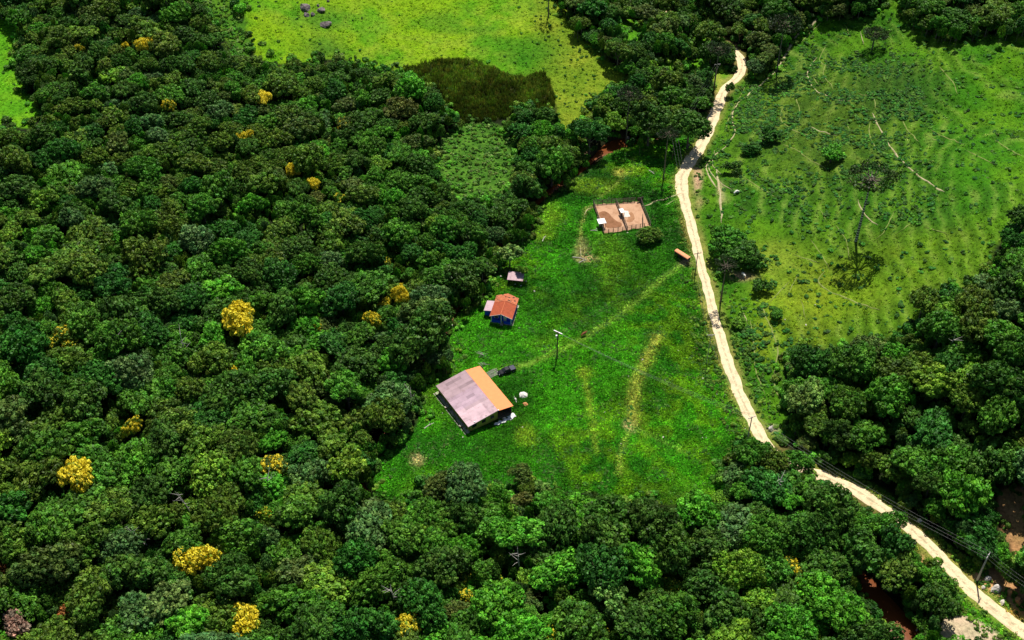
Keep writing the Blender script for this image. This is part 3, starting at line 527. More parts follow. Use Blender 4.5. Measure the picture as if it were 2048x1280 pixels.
# flowering and other trees one can point to: (u, v of the crown's middle, radius in px, style, colour, share of blossom, what the label calls it)
SPECIAL = [
 (290,88,17,'dome','olive green',.9,'golden flowering tree high in the upper-left forest, brightest of the row there'),(250,92,9,'ragged','olive green',.7,'small yellow flowering tree left of its bright golden neighbour near the upper left'),
 (160,97,11,'ragged','olive green',.55,'yellow-flecked tree between the left meadow and the upper golden tree'),(530,195,19,'flat','olive green',.95,'broad golden flowering tree below the upper pasture west corner'),
 (338,210,16,'ragged','olive green',.5,'orange-flecked flowering tree left of the broad golden tree under the pasture'),(490,273,12,'dome','mid green',.8,'small golden flowering tree straight below the broad one under the pasture'),
 (586,340,13,'dome','olive green',.75,'golden flowering tree, left one of two west of the light scrub patch'),(628,366,13,'flat','olive green',.75,'golden flowering tree, right one of two west of the light scrub patch'),
 (686,245,17,'flat','dull olive',.25,'tree just starting to flower dull yellow in the forest below the marsh'),(678,395,14,'ragged','mid green',.3,'tree sprinkled with faint yellow right of the golden pair'),
 (476,643,34,'dome','olive green',1.0,'largest golden flowering tree, solid yellow crown in the forest west of the blue house'),(463,743,17,'ragged','mid green',.65,'golden flowering tree straight below the largest solid yellow crown'),
 (125,675,28,'fine','olive green',.35,'dull yellow flowering tree at left above the leftmost golden crown'),(145,945,38,'flat','olive green',.7,'wide golden flowering tree near the left edge'),
 (263,855,21,'ragged','olive green',.5,'thin yellow flowering tree right of the wide golden tree near the left edge'),(546,926,27,'flat','dull olive',.45,'brownish yellow tree in the forest west of the barn'),
 (393,1119,32,'dome','yellow-green',.8,'lemon yellow flowering tree in the lower left forest'),(490,1240,31,'dome','yellow-green',.85,'lemon yellow flowering tree at the bottom edge of the lower left forest'),
 (803,592,17,'dome','olive green',.75,'compact golden tree at the forest edge left of the blue house'),(802,574,9,'ragged','olive green',.7,'tiny golden treetop just above the compact golden tree left of the blue house'),
 (770,608,13,'ragged','olive green',.6,'thin golden tree immediately left of the compact golden tree by the blue house'),(744,635,17,'flat','olive green',.6,'low golden tree behind the big dark dome west of the blue house'),
 (632,655,13,'flat','olive green',.6,'small golden tree halfway between the largest yellow crown and the blue house'),(930,1190,17,'ragged','mid green',.5,'golden tree in the bottom forest straight below the barn'),
 (945,1218,12,'ragged','mid green',.45,'small yellow-flecked tree under the golden tree straight below the barn'),(812,1253,27,'flat','olive green',.6,'orange-yellow tree at the bottom edge left of centre'),
 (930,1150,17,'ragged','dark green',.28,'dark tree with scattered yellow sprays below the barn'),(995,1155,14,'ragged','mid green',.28,'green tree with a few yellow sprays right of the dark one below the barn'),
 (1132,1202,18,'fine','olive green',.55,'small round golden tree in the bottom forest below the wheel tracks'),(1095,1267,24,'ragged','yellow-green',.4,'sparse yellow tree at the bottom edge below the small round golden tree'),
 (1200,1262,20,'ragged','yellow-green',.35,'sparse yellow tree at the bottom edge right of the other sparse one'),(523,1026,20,'fine','yellow-green',.3,'pale yellowish tree between the brownish yellow tree and the lemon yellow one'),
 (1582,1146,32,'fine','olive green',.42,'large dull yellow flowering tree between the stream and the lower forest'),(1350,1182,30,'fine','yellow-green',.22,'broad green tree with a yellow sheen in the lower forest right of centre'),
 (775,523,12,'ragged','olive green',.4,'yellow-flecked tree high above the compact golden tree left of the blue house'),(706,1226,16,'ragged','yellow-green',.35,'small yellow-flecked tree left of the orange-yellow tree at the bottom'),
 (30,1245,34,'ragged','pinkish grey',0,'half bare pinkish grey tree in the bottom left corner'),(140,1225,26,'fine','reddish brown',0,'reddish brown tree near the bottom left corner'),(8,1140,20,'fine','reddish brown',0,'red-leaved tree on the left edge above the bottom left corner'),
 (58,545,12,'ragged','reddish brown',0,'small reddish tree near the left edge'),(840,655,58,'dome','dark green',0,'big dark domed tree at the forest edge between the blue house and the barn'),
 (85,610,24,'dome','bright green',0,'bright green tree left of the dull yellow flowering tree'),(350,20,28,'dome','bright green',0,'bright green tree at the top edge of the upper left forest'),(20,465,24,'dome','yellow-green',0,'yellow-green tree at the left edge'),
 (20,795,24,'dome','bright green',0,'bright green tree on the left edge above the wide golden tree'),(425,665,30,'dome','bright green',0,'bright green tree touching the left of the largest golden crown'),
 (1582,1000,30,'flat','bright green',0,'vivid flat-topped green tree below the hidden bend of the road'),(1485,985,24,'flat','bright green',0,'vivid green treetop left of the flat-topped one below the hidden bend'),
 (780,720,30,'tall','bright green',0,'bright green tree at the forest edge left of the barn'),(795,1060,48,'flat','mid green',0,'wide flat green tree below the pale sandbank'),(890,1050,36,'flat','mid green',0,'flat green tree right of the wide one below the sandbank'),
 (1040,1265,50,'dome','bright green',0,'big bright green dome at the bottom edge straight below the barn'),(930,1245,36,'dome','mid green',0,'green dome at the bottom edge left of the big bright one'),(370,1250,46,'flat','bright green',0,'wide bright green tree at the bottom edge left of the lemon yellow tree'),
 (830,1150,30,'dome','mid green',0,'round green tree beside the dark gap below the sandbank'),(1545,920,34,'fine','olive green',0,'yellowish olive tree covering the bend where the road disappears'),(1600,922,28,'tall','mid green',0,'green tree hiding the road at its lower bend'),
 (1610,795,40,'dome','pale green',0,'pale grey-green tree at the left edge of the right-hand forest'),(1620,720,40,'dome','deep green',0,'large deep green tree on the corner of the right-hand forest'),(1800,1075,0,'','',0,''),
 (925,965,46,'fine','grey-green',0,'grey twiggy tree at the lower edge of the clearing below the barn'),(1040,945,24,'fine','dull olive',0,'dull olive tree at the lower edge of the clearing'),(870,975,34,'fine','dull olive',0,'dull twiggy tree left of the grey one below the barn'),
 (995,985,22,'dome','bright green',0,'bright green round bush-like tree right of the grey twiggy tree'),(1085,975,20,'ragged','pale green',0,'pale speckled tree at the lower edge of the clearing'),(1045,1000,26,'ragged','brownish',0,'brownish thin tree behind the pale speckled one'),
 (1458,480,36,'dome','mid green',0,'large round tree beside the road opposite the bus shelter'),(1485,512,35,'dome','dark green',0,'dark spreading tree shading the bare ground beside the road'),(1432,462,16,'ragged','mid green',0,'small green tree between the road and the large round tree'),
 (1298,468,25,'fine','olive green',0,'lone round tree at the corner of the cattle corral'),(1664,308,30,'ragged','bright green',0,'lone loose-crowned green tree in the middle of the hillside'),(1524,570,22,'ragged','dark green',0,'small dark tree on the slope right of the bare shaded ground'),
 (1553,622,16,'flat','mid green',0,'low flat-topped tree on the slope above its own black shadow'),(1478,645,17,'ragged','yellow-green',0,'yellow-green small tree on the verge right of the road'),(1467,335,20,'ragged','dark green',0,'dark shrubby tree on the slope right of the road island'),
 (1542,268,26,'ragged','deep green',0,'dark tree on the hillside between the road and the lone loose-crowned tree'),(1505,298,16,'dome','deep green',0,'small dark tree left of the dark hillside tree'),(1595,135,0,'','',0,''),(1460,175,12,'ragged','dark green',0,'small tree overhanging the upper bend of the road'),
 (1020,505,26,'ragged','pale green',0,'pale scrubby tree behind the small grey-roofed shed'),(1045,540,14,'ragged','yellow-green',0,'pale green shrubby tree right of the grey-roofed shed'),(925,550,38,'dome','dark green',0,'dark dome tree at the forest edge left of the grey-roofed shed'),
 (1740,690,28,'dome','dull olive',0,'olive dome tree standing forward of the right-hand forest'),(1850,600,34,'fine','olive green',0,'olive tree at the top corner of the right-hand forest'),(2040,430,26,'ragged','dark green',0,'dark tree on the right edge at mid height'),
 (1262,185,0,'','',0,''),(1380,250,38,'dome','dark green',0,'dark tree left of the upper road above the clearing'),(1300,240,42,'dome','dark green',0,'broad dark tree behind the stream at the top of the clearing'),(1180,262,34,'flat','deep green',0,'dark flat-crowned tree left of the stream pool'),
 (1775,1045,30,'dome','mid green',0,'rounded tree touching the left side of the lower road'),(1872,1205,36,'dome','dark green',0,'dark round tree beside the sand patch in the bottom right'),
 (1880,1160,28,'dome','mid green',0,'green tree between the lower stream pool and the lower road'),(1690,1225,50,'flat','bright green',0,'bright wide tree left of the stream pool at the bottom right'),(1500,65,0,'','',0,'')]
for (u, v, r, st, cn, bl, lm) in SPECIAL:
    if not r: continue
    zc = 5.0; r = r*1.08 if bl >= .3 else r; bl = min(.84, bl*1.0)
    for _ in range(3):
        x, y, z = world_of_crown(u, v, zc); R = r/(F_PX/float(proj(x, y, z+zc)[2])); zs = (1.12 if R > 3 else 1.3)*(1.0 if bl < .5 or u > 900 else 1.35); lone = lm.startswith(('lone', 'low flat', 'small dark', 'large round', 'yellow-green small', 'dark shrubby', 'dark tree on the hill', 'dark spreading')); zs = .95 if lone else zs
        zc = {'dome': 5.4, 'flat': 6.2, 'tall': 6.0, 'ragged': 5.2, 'fine': 5.3}[st]*R/4*zs-(2.3*R/4 if lone else 0)
    add_tree(x, y, z-(2.3*R/4 if lone else 0), R, st, cn, bl, lm, zs=zs)
nspecial = len(trees)
# the forest: dart throwing
cand = 190000; cx = rng.uniform(-265, 265, cand); cy = 128+(560-128)*rng.random(cand)**1.0; rad = rng.lognormal(0, .36, cand)*(2.05+.85*S((300-cy)/130)+.35*S((cx-40)/60)); rad = np.clip(rad, 1.3, 6.0); oo = np.argsort(-rad); cx, cy, rad = cx[oo], cy[oo], rad[oo]
cz = terrain(cx, cy); u0, v0, zc0 = proj(cx, cy, cz)
infr = (u0 > -230) & (u0 < 2280) & (v0 > -260) & (v0 < 1520); htop = rad*2.35+.4
def okp(x, y, z): a, b, _ = proj(x, y, z); return ~in_open(a, b)
ok = infr & okp(cx, cy, cz+htop*.62) & okp(cx-rad*.95, cy, cz+htop*.55) & okp(cx+rad*.95, cy, cz+htop*.55) & okp(cx+rad*.8, cy, cz+htop*.25) & okp(cx, cy, cz+htop*.97)
uc, vc, _z = proj(cx, cy, cz+htop*.2); ok &= ~(pip(uc, vc, P_WATER[1]) | pip(uc, vc, P_WATER[0]))
dr = d_road(cx, cy); ok &= dr > 2.6+rad*.62
hs_ = htop*.8/math.tan(SUN_EL); ok &= (d_road(cx-hs_*math.sin(SUN_AZ), cy-hs_*math.cos(SUN_AZ)) > rad*.8+1.5) | ((rng.random(cand) < .12) & (cy > 230))
# smaller, denser trees in the upper-left and centre-left forest
small = S((700-v0)/500)
ok &= ~((rad > 4.0) & (rng.random(cand) < small*.6))
for t in trees:   # nothing may stand in front of a tree the photograph shows whole
    us, vs, zs_ = proj(t['x'], t['y'], t['z']+t['zs']*6); ps = t['R']/zs_*F_PX; uc_, vc_, zc_ = proj(cx, cy, cz+htop*.97); pc = rad/zc_*F_PX
    ok &= ~((np.abs(uc_-us) < ps*.85+pc*.7) & (vc_ < vs+ps*.45) & (cy < t['y']) & (vc_ > vs-ps*1.2))
AX = list(t['x'] for t in trees); AY = list(t['y'] for t in trees); AR = list(t['R'] for t in trees)
cell = {}
def key(x, y): return (int(x//7), int(y//7))
for i, (x, y, r) in enumerate(zip(AX, AY, AR)): cell.setdefault(key(x, y), []).append((x, y, r))
acc = []
gapn = fbm(cx/16, cy/16, 201, 3)
for i in np.nonzero(ok)[0]:
    x, y, r = cx[i], cy[i], rad[i]; kx, ky = key(x, y); good = True; f = .60 if gapn[i] < .64 else .85
    for a in (-1, 0, 1):
        for b in (-1, 0, 1):
            for (X, Y, RR) in cell.get((kx+a, ky+b), ()):
                if (X-x)**2+(Y-y)**2 < (f*(RR+r))**2: good = False; break
            if not good: break
        if not good: break
    if good: cell.setdefault((kx, ky), []).append((x, y, r)); acc.append(i)
# slender trees that stand up between and through the wide crowns
c2n = 60000; sx2 = rng.uniform(-265, 265, c2n); sy2 = rng.uniform(128, 560, c2n); sr2 = rng.uniform(.75, 1.7, c2n)*(1+.25*S((260-sy2)/80)); sz2 = terrain(sx2, sy2); sh2 = rng.uniform(4.0, 8.5, c2n)
ua, va, _ = proj(sx2, sy2, sz2); ok2 = (ua > -200) & (ua < 2250) & (va > -230) & (va < 1480) & okp(sx2, sy2, sz2+sh2) & okp(sx2, sy2, sz2+sh2*.6) & okp(sx2-sr2*.6, sy2, sz2+sh2*.7) & okp(sx2+sr2*.6, sy2, sz2+sh2*.7) & (d_road(sx2, sy2) > 4.5)
ok2 &= (d_road(sx2-.5*sh2*math.sin(SUN_AZ), sy2-.5*sh2) > 3) & ~(pip(ua, va-8, P_WATER[0]) | pip(ua, va-8, P_WATER[1]))
for t in trees:
    us, vs, zs_ = proj(t['x'], t['y'], t['z']+t['zs']*6); ps = t['R']/zs_*F_PX; uc_, vc_, zc_ = proj(sx2, sy2, sz2+sh2); pc = sr2/zc_*F_PX
    ok2 &= ~((np.abs(uc_-us) < ps*.85+pc*.7) & (vc_ < vs+ps*.6) & (vc_ > vs-ps*1.2))
kn = fbm(cx/38, cy/38, 301, 3); kn2 = fbm(cx/20, cy/20, 311, 2)
for i in acc:
    a = rng.random(); b = kn[i]; upper = S((520-v0[i])/400); low = S((v0[i]-800)/250); right = u0[i] > 1400
    wts = {'dark green': 2.2+3*(b < .42)+1.5*right, 'olive green': 1.6+2.5*(b > .5)+1.0*upper, 'mid green': 3.0+1.5*low, 'bright green': .55+1.0*low+1.6*(kn2[i] > .55), 'yellow-green': .25+.4*low+.5*(kn2[i] > .6), 'grey-green': .9, 'deep green': 1.6+1.2*(b < .42), 'dull olive': .7+1.3*upper, 'brownish': .05, 'pale green': .06+.1*low}
    if upper > .3 and 520 < u0[i] < 900 and v0[i] > 120: wts['mid green'] += 3; wts['bright green'] += 1.2
    if upper > .3 and u0[i] < 480: wts['olive green'] += 2; wts['dark green'] += 3; wts['bright green'] *= .3
    ks = list(wts); p = np.array([wts[q_] for q_ in ks], float); cn = ks[rng.choice(len(ks), p=p/p.sum())]
    st = rng.choice(['dome', 'flat', 'tall', 'ragged', 'fine'], p=[.36, .14, .2, .1, .2])
    add_tree(cx[i], cy[i], cz[i], rad[i], st, cn)
i2 = np.nonzero(ok2)[0]; i2 = i2[rng.random(len(i2)) < 9500/max(1, len(i2))]; nb_ = fbm(sx2/30, sy2/30, 301, 3)
for i in i2:
    cn = rng.choice(['mid green', 'bright green', 'olive green', 'grey-green', 'dark green', 'yellow-green', 'deep green'], p=[.30, .12, .18, .08, .18, .04, .10])
    st = rng.choice(['dome', 'ragged', 'fine', 'tall'], p=[.3, .3, .25, .15]); add_tree(sx2[i], sy2[i], sz2[i], sr2[i], st, cn, zs=sh2[i]/8.0/(sr2[i]/4.0))
print('trees', len(trees), 'special', nspecial)
# the trees that show largest are things of their own; the rest of the canopy is one mass
T = trees; tx = np.array([t['x'] for t in T]); ty = np.array([t['y'] for t in T]); tz = np.array([t['z'] for t in T]); tr_ = np.array([t['R'] for t in T])
uu, vv, zz = proj(tx, ty, tz+np.array([t['zs'] for t in T])*6); pr = tr_/zz*F_PX
for t, a, b, c in zip(T, uu, vv, pr): t['u'] = float(a); t['v'] = float(b); t['pr'] = float(c)
vis = (uu > 4) & (uu < 2044) & (vv > 4) & (vv < 1276); vis[:nspecial] = True
N_IND = 272
order = [i for i in np.argsort(-pr) if vis[i] and i >= nspecial][:N_IND-nspecial]
single = list(range(nspecial))+order; singles = set(single)
WORDS = {'dome': 'domed', 'flat': 'flat-topped', 'tall': 'tall', 'ragged': 'open-crowned', 'fine': 'fine-leaved'}
LM = [(950,800,'the orange and mauve roofed barn'),(1005,612,'the blue house'),(1032,553,'the grey-roofed shed'),(1240,435,'the corral'),(760,1015,'the sandbank'),(1228,1012,'the orange soil patch at the clearing foot'),(1965,1135,'the pale pole by the lower road'),(1500,855,'the pole beside the road bend'),
 (476,643,'the largest golden crown'),(145,945,'the wide golden tree at left'),(393,1119,'the upper lemon yellow tree'),(490,1240,'the bottom lemon yellow tree'),(263,855,'the thin yellow tree'),(546,926,'the brownish yellow tree'),(463,743,'the small golden tree under the largest crown'),(812,1253,'the orange-yellow tree at the bottom'),(1132,1202,'the small round golden tree'),
 (1582,1146,'the dull yellow tree by the stream'),(840,655,'the big dark dome'),(530,195,'the broad golden tree under the pasture'),(290,88,'the uppermost golden tree'),(30,1245,'the pinkish grey tree'),(1582,1000,'the vivid flat-topped tree'),(1610,795,'the pale grey-green tree'),(1775,1200,'the lower stream pool'),(930,1190,'the golden tree below the barn'),
 (125,675,'the dull yellow tree at left'),(1545,920,'the road bend'),(1740,1000,'the lower road'),(2020,1060,'the brown eroded slope'),(1235,283,'the upper stream pool'),(586,340,'the golden pair'),(1900,60,'the top right corner'),(2030,800,'the right edge'),(1800,690,'the hillside pasture corner'),(1040,1265,'the big bright dome at the bottom')]
used = set(t['lm'] for t in T[:nspecial])
def dirword(dx, dy):
    a = math.degrees(math.atan2(-dy, dx)) % 360
    return ['right of', 'up and right of', 'above', 'up and left of', 'left of', 'down and left of', 'below', 'down and right of'][int((a+22.5)//45) % 8]
def tree_label(t):
    size = 'large' if t['pr'] > 44 else 'medium-sized' if t['pr'] > 34 else 'smaller'
    for near in sorted(LM, key=lambda l: (l[0]-t['u'])**2+(l[1]-t['v'])**2):
        dx, dy = t['u']-near[0], t['v']-near[1]; d = math.hypot(dx, dy); far = 'just ' if d < 70 else '' if d < 150 else 'well '
        for lab in (f"{t['cname']} {WORDS[STYLE[t['k']]]} tree {far}{dirword(dx, dy)} {near[2]}", f"{size} {t['cname']} {WORDS[STYLE[t['k']]]} tree {far}{dirword(dx, dy)} {near[2]}"):
            if lab not in used and len(lab.split()) <= 16: used.add(lab); return lab
    return 'green forest tree'
def put_tree(t, label, group):
    root = empty('broadleaf_tree' if t['bloom'] < .3 else 'flowering_tree', (t['x'], t['y'], t['z']), t['rz'], (t['s'], t['sy'], t['zs']))
    c = mk('crown', CROWN[t['k']], None, root, color=(*t['tint'], t['bloom'])); mk('trunk', TRUNK[t['k']], None, root)
    tag(root, label, 'tree', group)
for i in single:
    t = T[i]
    if t['lm']: put_tree(t, t['lm'], 'golden flowering trees' if t['bloom'] >= .22 else 'trees of the valley forest')
    else: put_tree(t, tree_label(t), 'trees of the valley forest')
rest = [t for i, t in enumerate(T) if i not in singles]
scatter('forest_canopy', JOINED, np.array([(t['x'], t['y'], t['z']) for t in rest]), np.array([(0, 0, t['rz']) for t in rest]), np.array([(t['s'], t['sy'], t['zs']) for t in rest]),
        np.array([t['tint'] for t in rest]), np.array([t['k'] for t in rest]), 'dense mixed broadleaf forest canopy filling the valley sides')

# ------------------------------------------------------------------ undergrowth, weeds, grass
def pts_in(n, test, box=(-235, 235, 140, 470)):
    x = rng.uniform(box[0], box[1], n); y = rng.uniform(box[2], box[3], n); z = terrain(x, y); u, v, _ = proj(x, y, z)
    m = test(u, v, x, y) & (u > -60) & (u < 2110) & (v > -60) & (v < 1340); return np.stack([x[m], y[m], z[m]], 1), u[m], v[m]
def far_road(x, y, d): return d_road(x, y) > d
def tints(cols, n, w=None):
    c = np.array([PAL[q] for q in cols]); return c[rng.choice(len(c), n, p=w)]*(.75+.5*rng.random((n, 1)))*(1+(rng.random((n, 3))-.5)*.2)
def go(name, meshes, P, smin, smax, tint, label, zs=(.8, 1.2), sink=0.05):
    n = len(P); s = smin+(smax-smin)*rng.random(n)**1.6; P = P.copy(); P[:, 2] -= sink
    scatter(name, meshes, P, np.stack([np.zeros(n), np.zeros(n), rng.random(n)*6.28], 1), np.stack([s, s, s*(zs[0]+(zs[1]-zs[0])*rng.random(n))], 1), tint, rng.integers(0, len(meshes), n), label); print(name, n)
P, u, v = pts_in(24000, lambda u, v, x, y: ~in_open(u, v) & far_road(x, y, 3.2) & (d_stream(x, y) > 2))
go('undergrowth', BUSH, P, .9, 2.6, tints(['dark green', 'mid green', 'olive green', 'deep green', 'bright green'], len(P)), 'low leafy undergrowth between the forest trees', (1.0, 1.6))
P, u, v = pts_in(26000, lambda u, v, x, y: pip(u+6*(fbm(x/4, y/4, 441)-.5), v+10*(fbm(x/4, y/4, 442)-.5), P_MARSH), (-70, 35, 330, 420)); go('reeds', REED, P, .6, 1.3, tints(['dull olive', 'brownish', 'dull olive', 'olive green'], len(P))*np.array([1.25, 1.12, 1.1])*(.6+2.2*fbm(P[:, 0]/7, P[:, 1]/7, 443, 3)[:, None]**2), 'brown and olive reeds filling the marsh below the pasture')
P, u, v = pts_in(26000, lambda u, v, x, y: pip(u, v, P_SCRUB) | pip(u, v, P_MEADOW2), (-170, 20, 300, 470)); go('scrub', BUSH, P, .2, .85, tints(['mid green', 'olive green', 'bright green', 'pale green', 'mid green'], len(P)), 'light green scrub in the opening below the marsh', (.8, 1.3))
# bushes along forest margins and on the two hillsides
def hillweed(u, v, x, y):
    d = fbm(x/9, y/9, 401, 3); rough = np.exp(-(((u-1640)/190)**2+((v-250)/150)**2)**2)+.6*np.exp(-(((u-1520)/70)**2+((v-660)/110)**2)**2)+.5*np.exp(-(((u-1740)/130)**2+((v-420)/60)**2)**2)+.7*np.exp(-(((u-1560)/90)**2+((v-830)/60)**2)**2)
    ph = np.sin(terrace(x, y, slope_h(x, y))); rough = (rough+.9*np.exp(-(((u-1790)/95)**2+((v-185)/60)**2)**2))*(.5+.8*S((-ph+.1)/.6))+.07*S((-ph)/.5)*S((1900-u)/150)
    return pip(u, v, P_HILL) & far_road(x, y, 4) & (rng.random(len(u)) < .04+.85*rough*S((d-.38)/.2))
P, u, v = pts_in(130000, hillweed, (40, 235, 150, 470)); go('weeds', BUSH, P, .16, .95, tints(['deep green', 'dark green', 'mid green', 'olive green'], len(P))*np.array([.8, 1.0, 1.0]), 'scattered dark weeds and low shrubs on the terraced hillside', (.5, .95))
P, u, v = pts_in(26000, lambda u, v, x, y: (pip(u, v, P_PAST) | pip(u, v, P_MEADOW)) & (rng.random(len(u)) < .07+.6*np.exp(-((u-1135)/60)**2)+.5*np.exp(-(((u-650)/50)**2+((v-100)/35)**2))+.7*np.exp(-(((u-475)/25)**2)))); go('weeds', BUSH, P, .22, .7, tints(['dark green', 'mid green', 'deep green'], len(P)), 'small dark weeds dotted over the upper pasture')
def vergeweed(u, v, x, y):
    d = d_road(x, y); return (d > 2.6) & (d < 8) & (pip(u, v, P_CLEAR) | pip(u, v, P_BANK) | pip(u, v, P_BANK2) | pip(u, v, P_HILL)) & (rng.random(len(u)) < .35*S((v-500)/250)+.05)
P, u, v = pts_in(60000, vergeweed, (40, 150, 140, 420)); go('verge_weeds', BUSH, P, .25, .8, tints(['olive green', 'mid green', 'dark green', 'yellow-green'], len(P)), 'rank weeds along both verges of the dirt road')
P, u, v = pts_in(60000, lambda u, v, x, y: pip(u, v, P_CLEAR) & far_road(x, y, 3) & (fbm(x/4, y/4, 431, 3)+.25*fbm(x/15, y/15, 433, 2) > .70) & ~((u > 1185) & (u < 1300) & (v > 400) & (v < 470)) & (np.hypot(x+4, y-222) > 13) & (np.hypot(x+2.5, y-261) > 7), (-60, 130, 140, 375)); go('clearing_weeds', BUSH, P, .14, .5, tints(['deep green', 'dark green', 'mid green'], len(P)), 'low dark weeds speckling the clearing grass', (.5, .9))
def edgeweed(u, v, x, y):
    n_ = np.zeros(len(u), bool)
    for du, dv in ((-22, 0), (22, 0), (0, -16), (0, 16)): n_ |= ~in_open(u+du, v+dv)
    return in_open(u, v) & n_ & far_road(x, y, 4) & (rng.random(len(u)) < .5) & (d_stream(x, y) > 2.6)
P, u, v = pts_in(30000, edgeweed); go('margin_shrubs', BUSH, P, .4, 1.6, tints(['mid green', 'olive green', 'bright green', 'dark green', 'yellow-green'], len(P)), 'low shrubs along the margin between forest and grass')
def grassy(u, v, x, y): return (pip(u, v, P_CLEAR) | pip(u, v, P_BANK) | pip(u, v, P_BANK2)) & far_road(x, y, 2.3) & ~((u > 1185) & (u < 1300) & (v > 404) & (v < 468))
P, u, v = pts_in(200000, grassy, (-60, 130, 140, 375)); c, g = ground_colour(P[:, 0], P[:, 1], P[:, 2]); m = rng.random(len(P)) < g; P, c = P[m], c[m]
go('grass_tufts', TUFT, P, .6, 2.0, c*(1.0+1.7*rng.random((len(P), 1))**2), 'lush uneven grass tufts over the clearing')
P, u, v = pts_in(150000, lambda u, v, x, y: (pip(u, v, P_HILL) | pip(u, v, P_PAST) | pip(u, v, P_MEADOW)) & far_road(x, y, 2.6)); c, g = ground_colour(P[:, 0], P[:, 1], P[:, 2]); m = rng.random(len(P)) < g; P, c = P[m], c[m]
go('pasture_grass', TUFT, P, .5, 1.5, c*(.9+1.0*rng.random((len(P), 1))), 'coarse grass over the hillside and upper pasture')
#@@OBJECTS
# ------------------------------------------------------------------ the barn
def quad_sheet(p00, p10, p11, p01, nr, amp):
    """corrugated sheet between four corners, ridges running from edge p00-p10 to p01-p11"""
    P = [np.array(p, float) for p in (p00, p10, p11, p01)]; V = []; n = nr*2+1
    for r_ in (0, 1):
        a, b = (P[0], P[1]) if r_ == 0 else (P[3], P[2])
        for i in range(n): q = a+(b-a)*i/(n-1); V.append((q[0], q[1], q[2]+(amp if i % 2 else 0)))
    return V, [(i, i+1, n+i+1, n+i) for i in range(n-1)]
barn = empty('barn', (-11.6, 213.9, H(-11.6, 213.9)), math.radians(31.5)); tag(barn, 'large farm building with a mauve and orange roof and olive walls', 'barn')
BW, BR, BL = 9.35, 13.95, 17.9; e0, e1, e2 = 2.6, 3.8, 3.2
def rz_(x): return e0+(e1-e0)*x/BW
rows, cols = 4, 17
for j in range(cols):
    for i in range(rows):
        y0, y1 = BL*j/cols, BL*(j+1)/cols-.012; x0, x1 = BW*i/rows, BW*(i+1)/rows+.02; off = .02*i+.012*((j*7+i*3) % 3)
        V, Fs = quad_sheet((x0, y0, rz_(x0)+off), (x0, y1, rz_(x0)+off), (x1, y1, rz_(x1)+off-.015), (x1, y0, rz_(x1)+off-.015), 4, .035)
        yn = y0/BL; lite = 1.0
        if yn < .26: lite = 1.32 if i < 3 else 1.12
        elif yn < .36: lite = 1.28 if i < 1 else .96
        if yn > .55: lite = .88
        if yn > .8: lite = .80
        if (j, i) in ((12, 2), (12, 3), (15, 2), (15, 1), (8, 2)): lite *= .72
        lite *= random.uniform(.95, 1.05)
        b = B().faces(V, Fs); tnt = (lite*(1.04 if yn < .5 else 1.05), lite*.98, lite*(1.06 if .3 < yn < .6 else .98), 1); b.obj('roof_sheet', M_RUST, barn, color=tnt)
for j in range(12):
    y0, y1 = BL*j/12-.15, BL*(j+1)/12-.15; V, Fs = quad_sheet((BW-.05, y0, e1+.10), (BW-.05, y1-.008, e1+.10), (BR, y1-.008, e2), (BR, y0, e2), 5, .025); o = B().faces(V, Fs).obj('orange_roof_sheet', M_ORANGE, barn, color=(1, 1, 1, 1))
b = B()
for i in range(2):
    b.tube([(0.1+i*.05, .05, e0+.04), (BW*.5, .02, rz_(BW*.5)+.05), (BW-.1, .02, e1+.03)], .05, 4)
b.obj('verge_trim', M_METAL, barn)
B().box(0.55, .75, .45, BL-.45, 0, e0-.02).obj('wall', M_OLIVE, barn)
fw = B(); fw.faces([(.55, .45, 0), (BW, .45, 0), (BW, .45, e1-.14), (.55, .45, rz_(.55)-.08), (.55, .65, 0), (BW, .65, 0), (BW, .65, e1-.14), (.55, .65, rz_(.55)-.08)], [(0, 1, 2, 3), (5, 4, 7, 6), (0, 4, 5, 1), (2, 6, 7, 3)]); fw.obj('wall', M_OLIVE, barn)
fb = B(); fb.faces([(.55, BL-.45, 0), (BR-.3, BL-.45, 0), (BR-.3, BL-.45, e2-.14), (BW, BL-.45, e1-.1), (.55, BL-.45, rz_(.55)-.08), (.55, BL-.65, 0), (BR-.3, BL-.65, 0), (BR-.3, BL-.65, e2-.14), (BW, BL-.65, e1-.1), (.55, BL-.65, rz_(.55)-.08)], [(4, 3, 2, 1, 0), (5, 6, 7, 8, 9)]); fb.obj('wall', M_OLIVE, barn)
B().box(BW-.1, BW+.1, .65, BL-.65, 0, e1-.16).obj('wall', M_OLIVE, barn)
for (x0, w_, z0, z1) in [(1.4, 1.3, 1.1, 2.1), (4.5, 1.0, 1.3, 2.2), (7.2, .95, 1.4, 2.3)]:
    f = B().box(x0-.08, x0+w_+.08, .40, .449, z0-.08, z1+.08).obj('window_frame', M_WOOD, barn); B().box(x0, x0+w_, .37, .399, z0, z1).obj('pane', M_GLASS, f)
f = B().box(.50, .549, 6, 7, 1, 1.9).obj('window_frame', M_WOOD, barn)
for y in (.35, 4.6, 9.0, 13.4, BL-.6): B().box(BR-.42, BR-.24, y, y+.18, 0, e2-.04).obj('porch_post', M_WOOD, barn)
B().box(BR-.44, BR-.22, .4, BL-.5, e2-.22, e2-.05).obj('beam', M_WOOD, barn)
B().box(BW+.12, BR-.2, .1, BL-.3, -.3, .14).obj('porch_floor', M_WOOD, barn)  # dark wood in place of pale concrete, so the porch looks shaded
B().box(BW+.1, BR-.6, 4.6, 4.75, .14, 2.9).obj('shade_panel', M_SHADE, barn)  # near-black sheet added to paint the porch interior as shade
B().box(-.45, .549, .1, BL-.1, -.3, .16).obj('apron', M_CONC, barn)
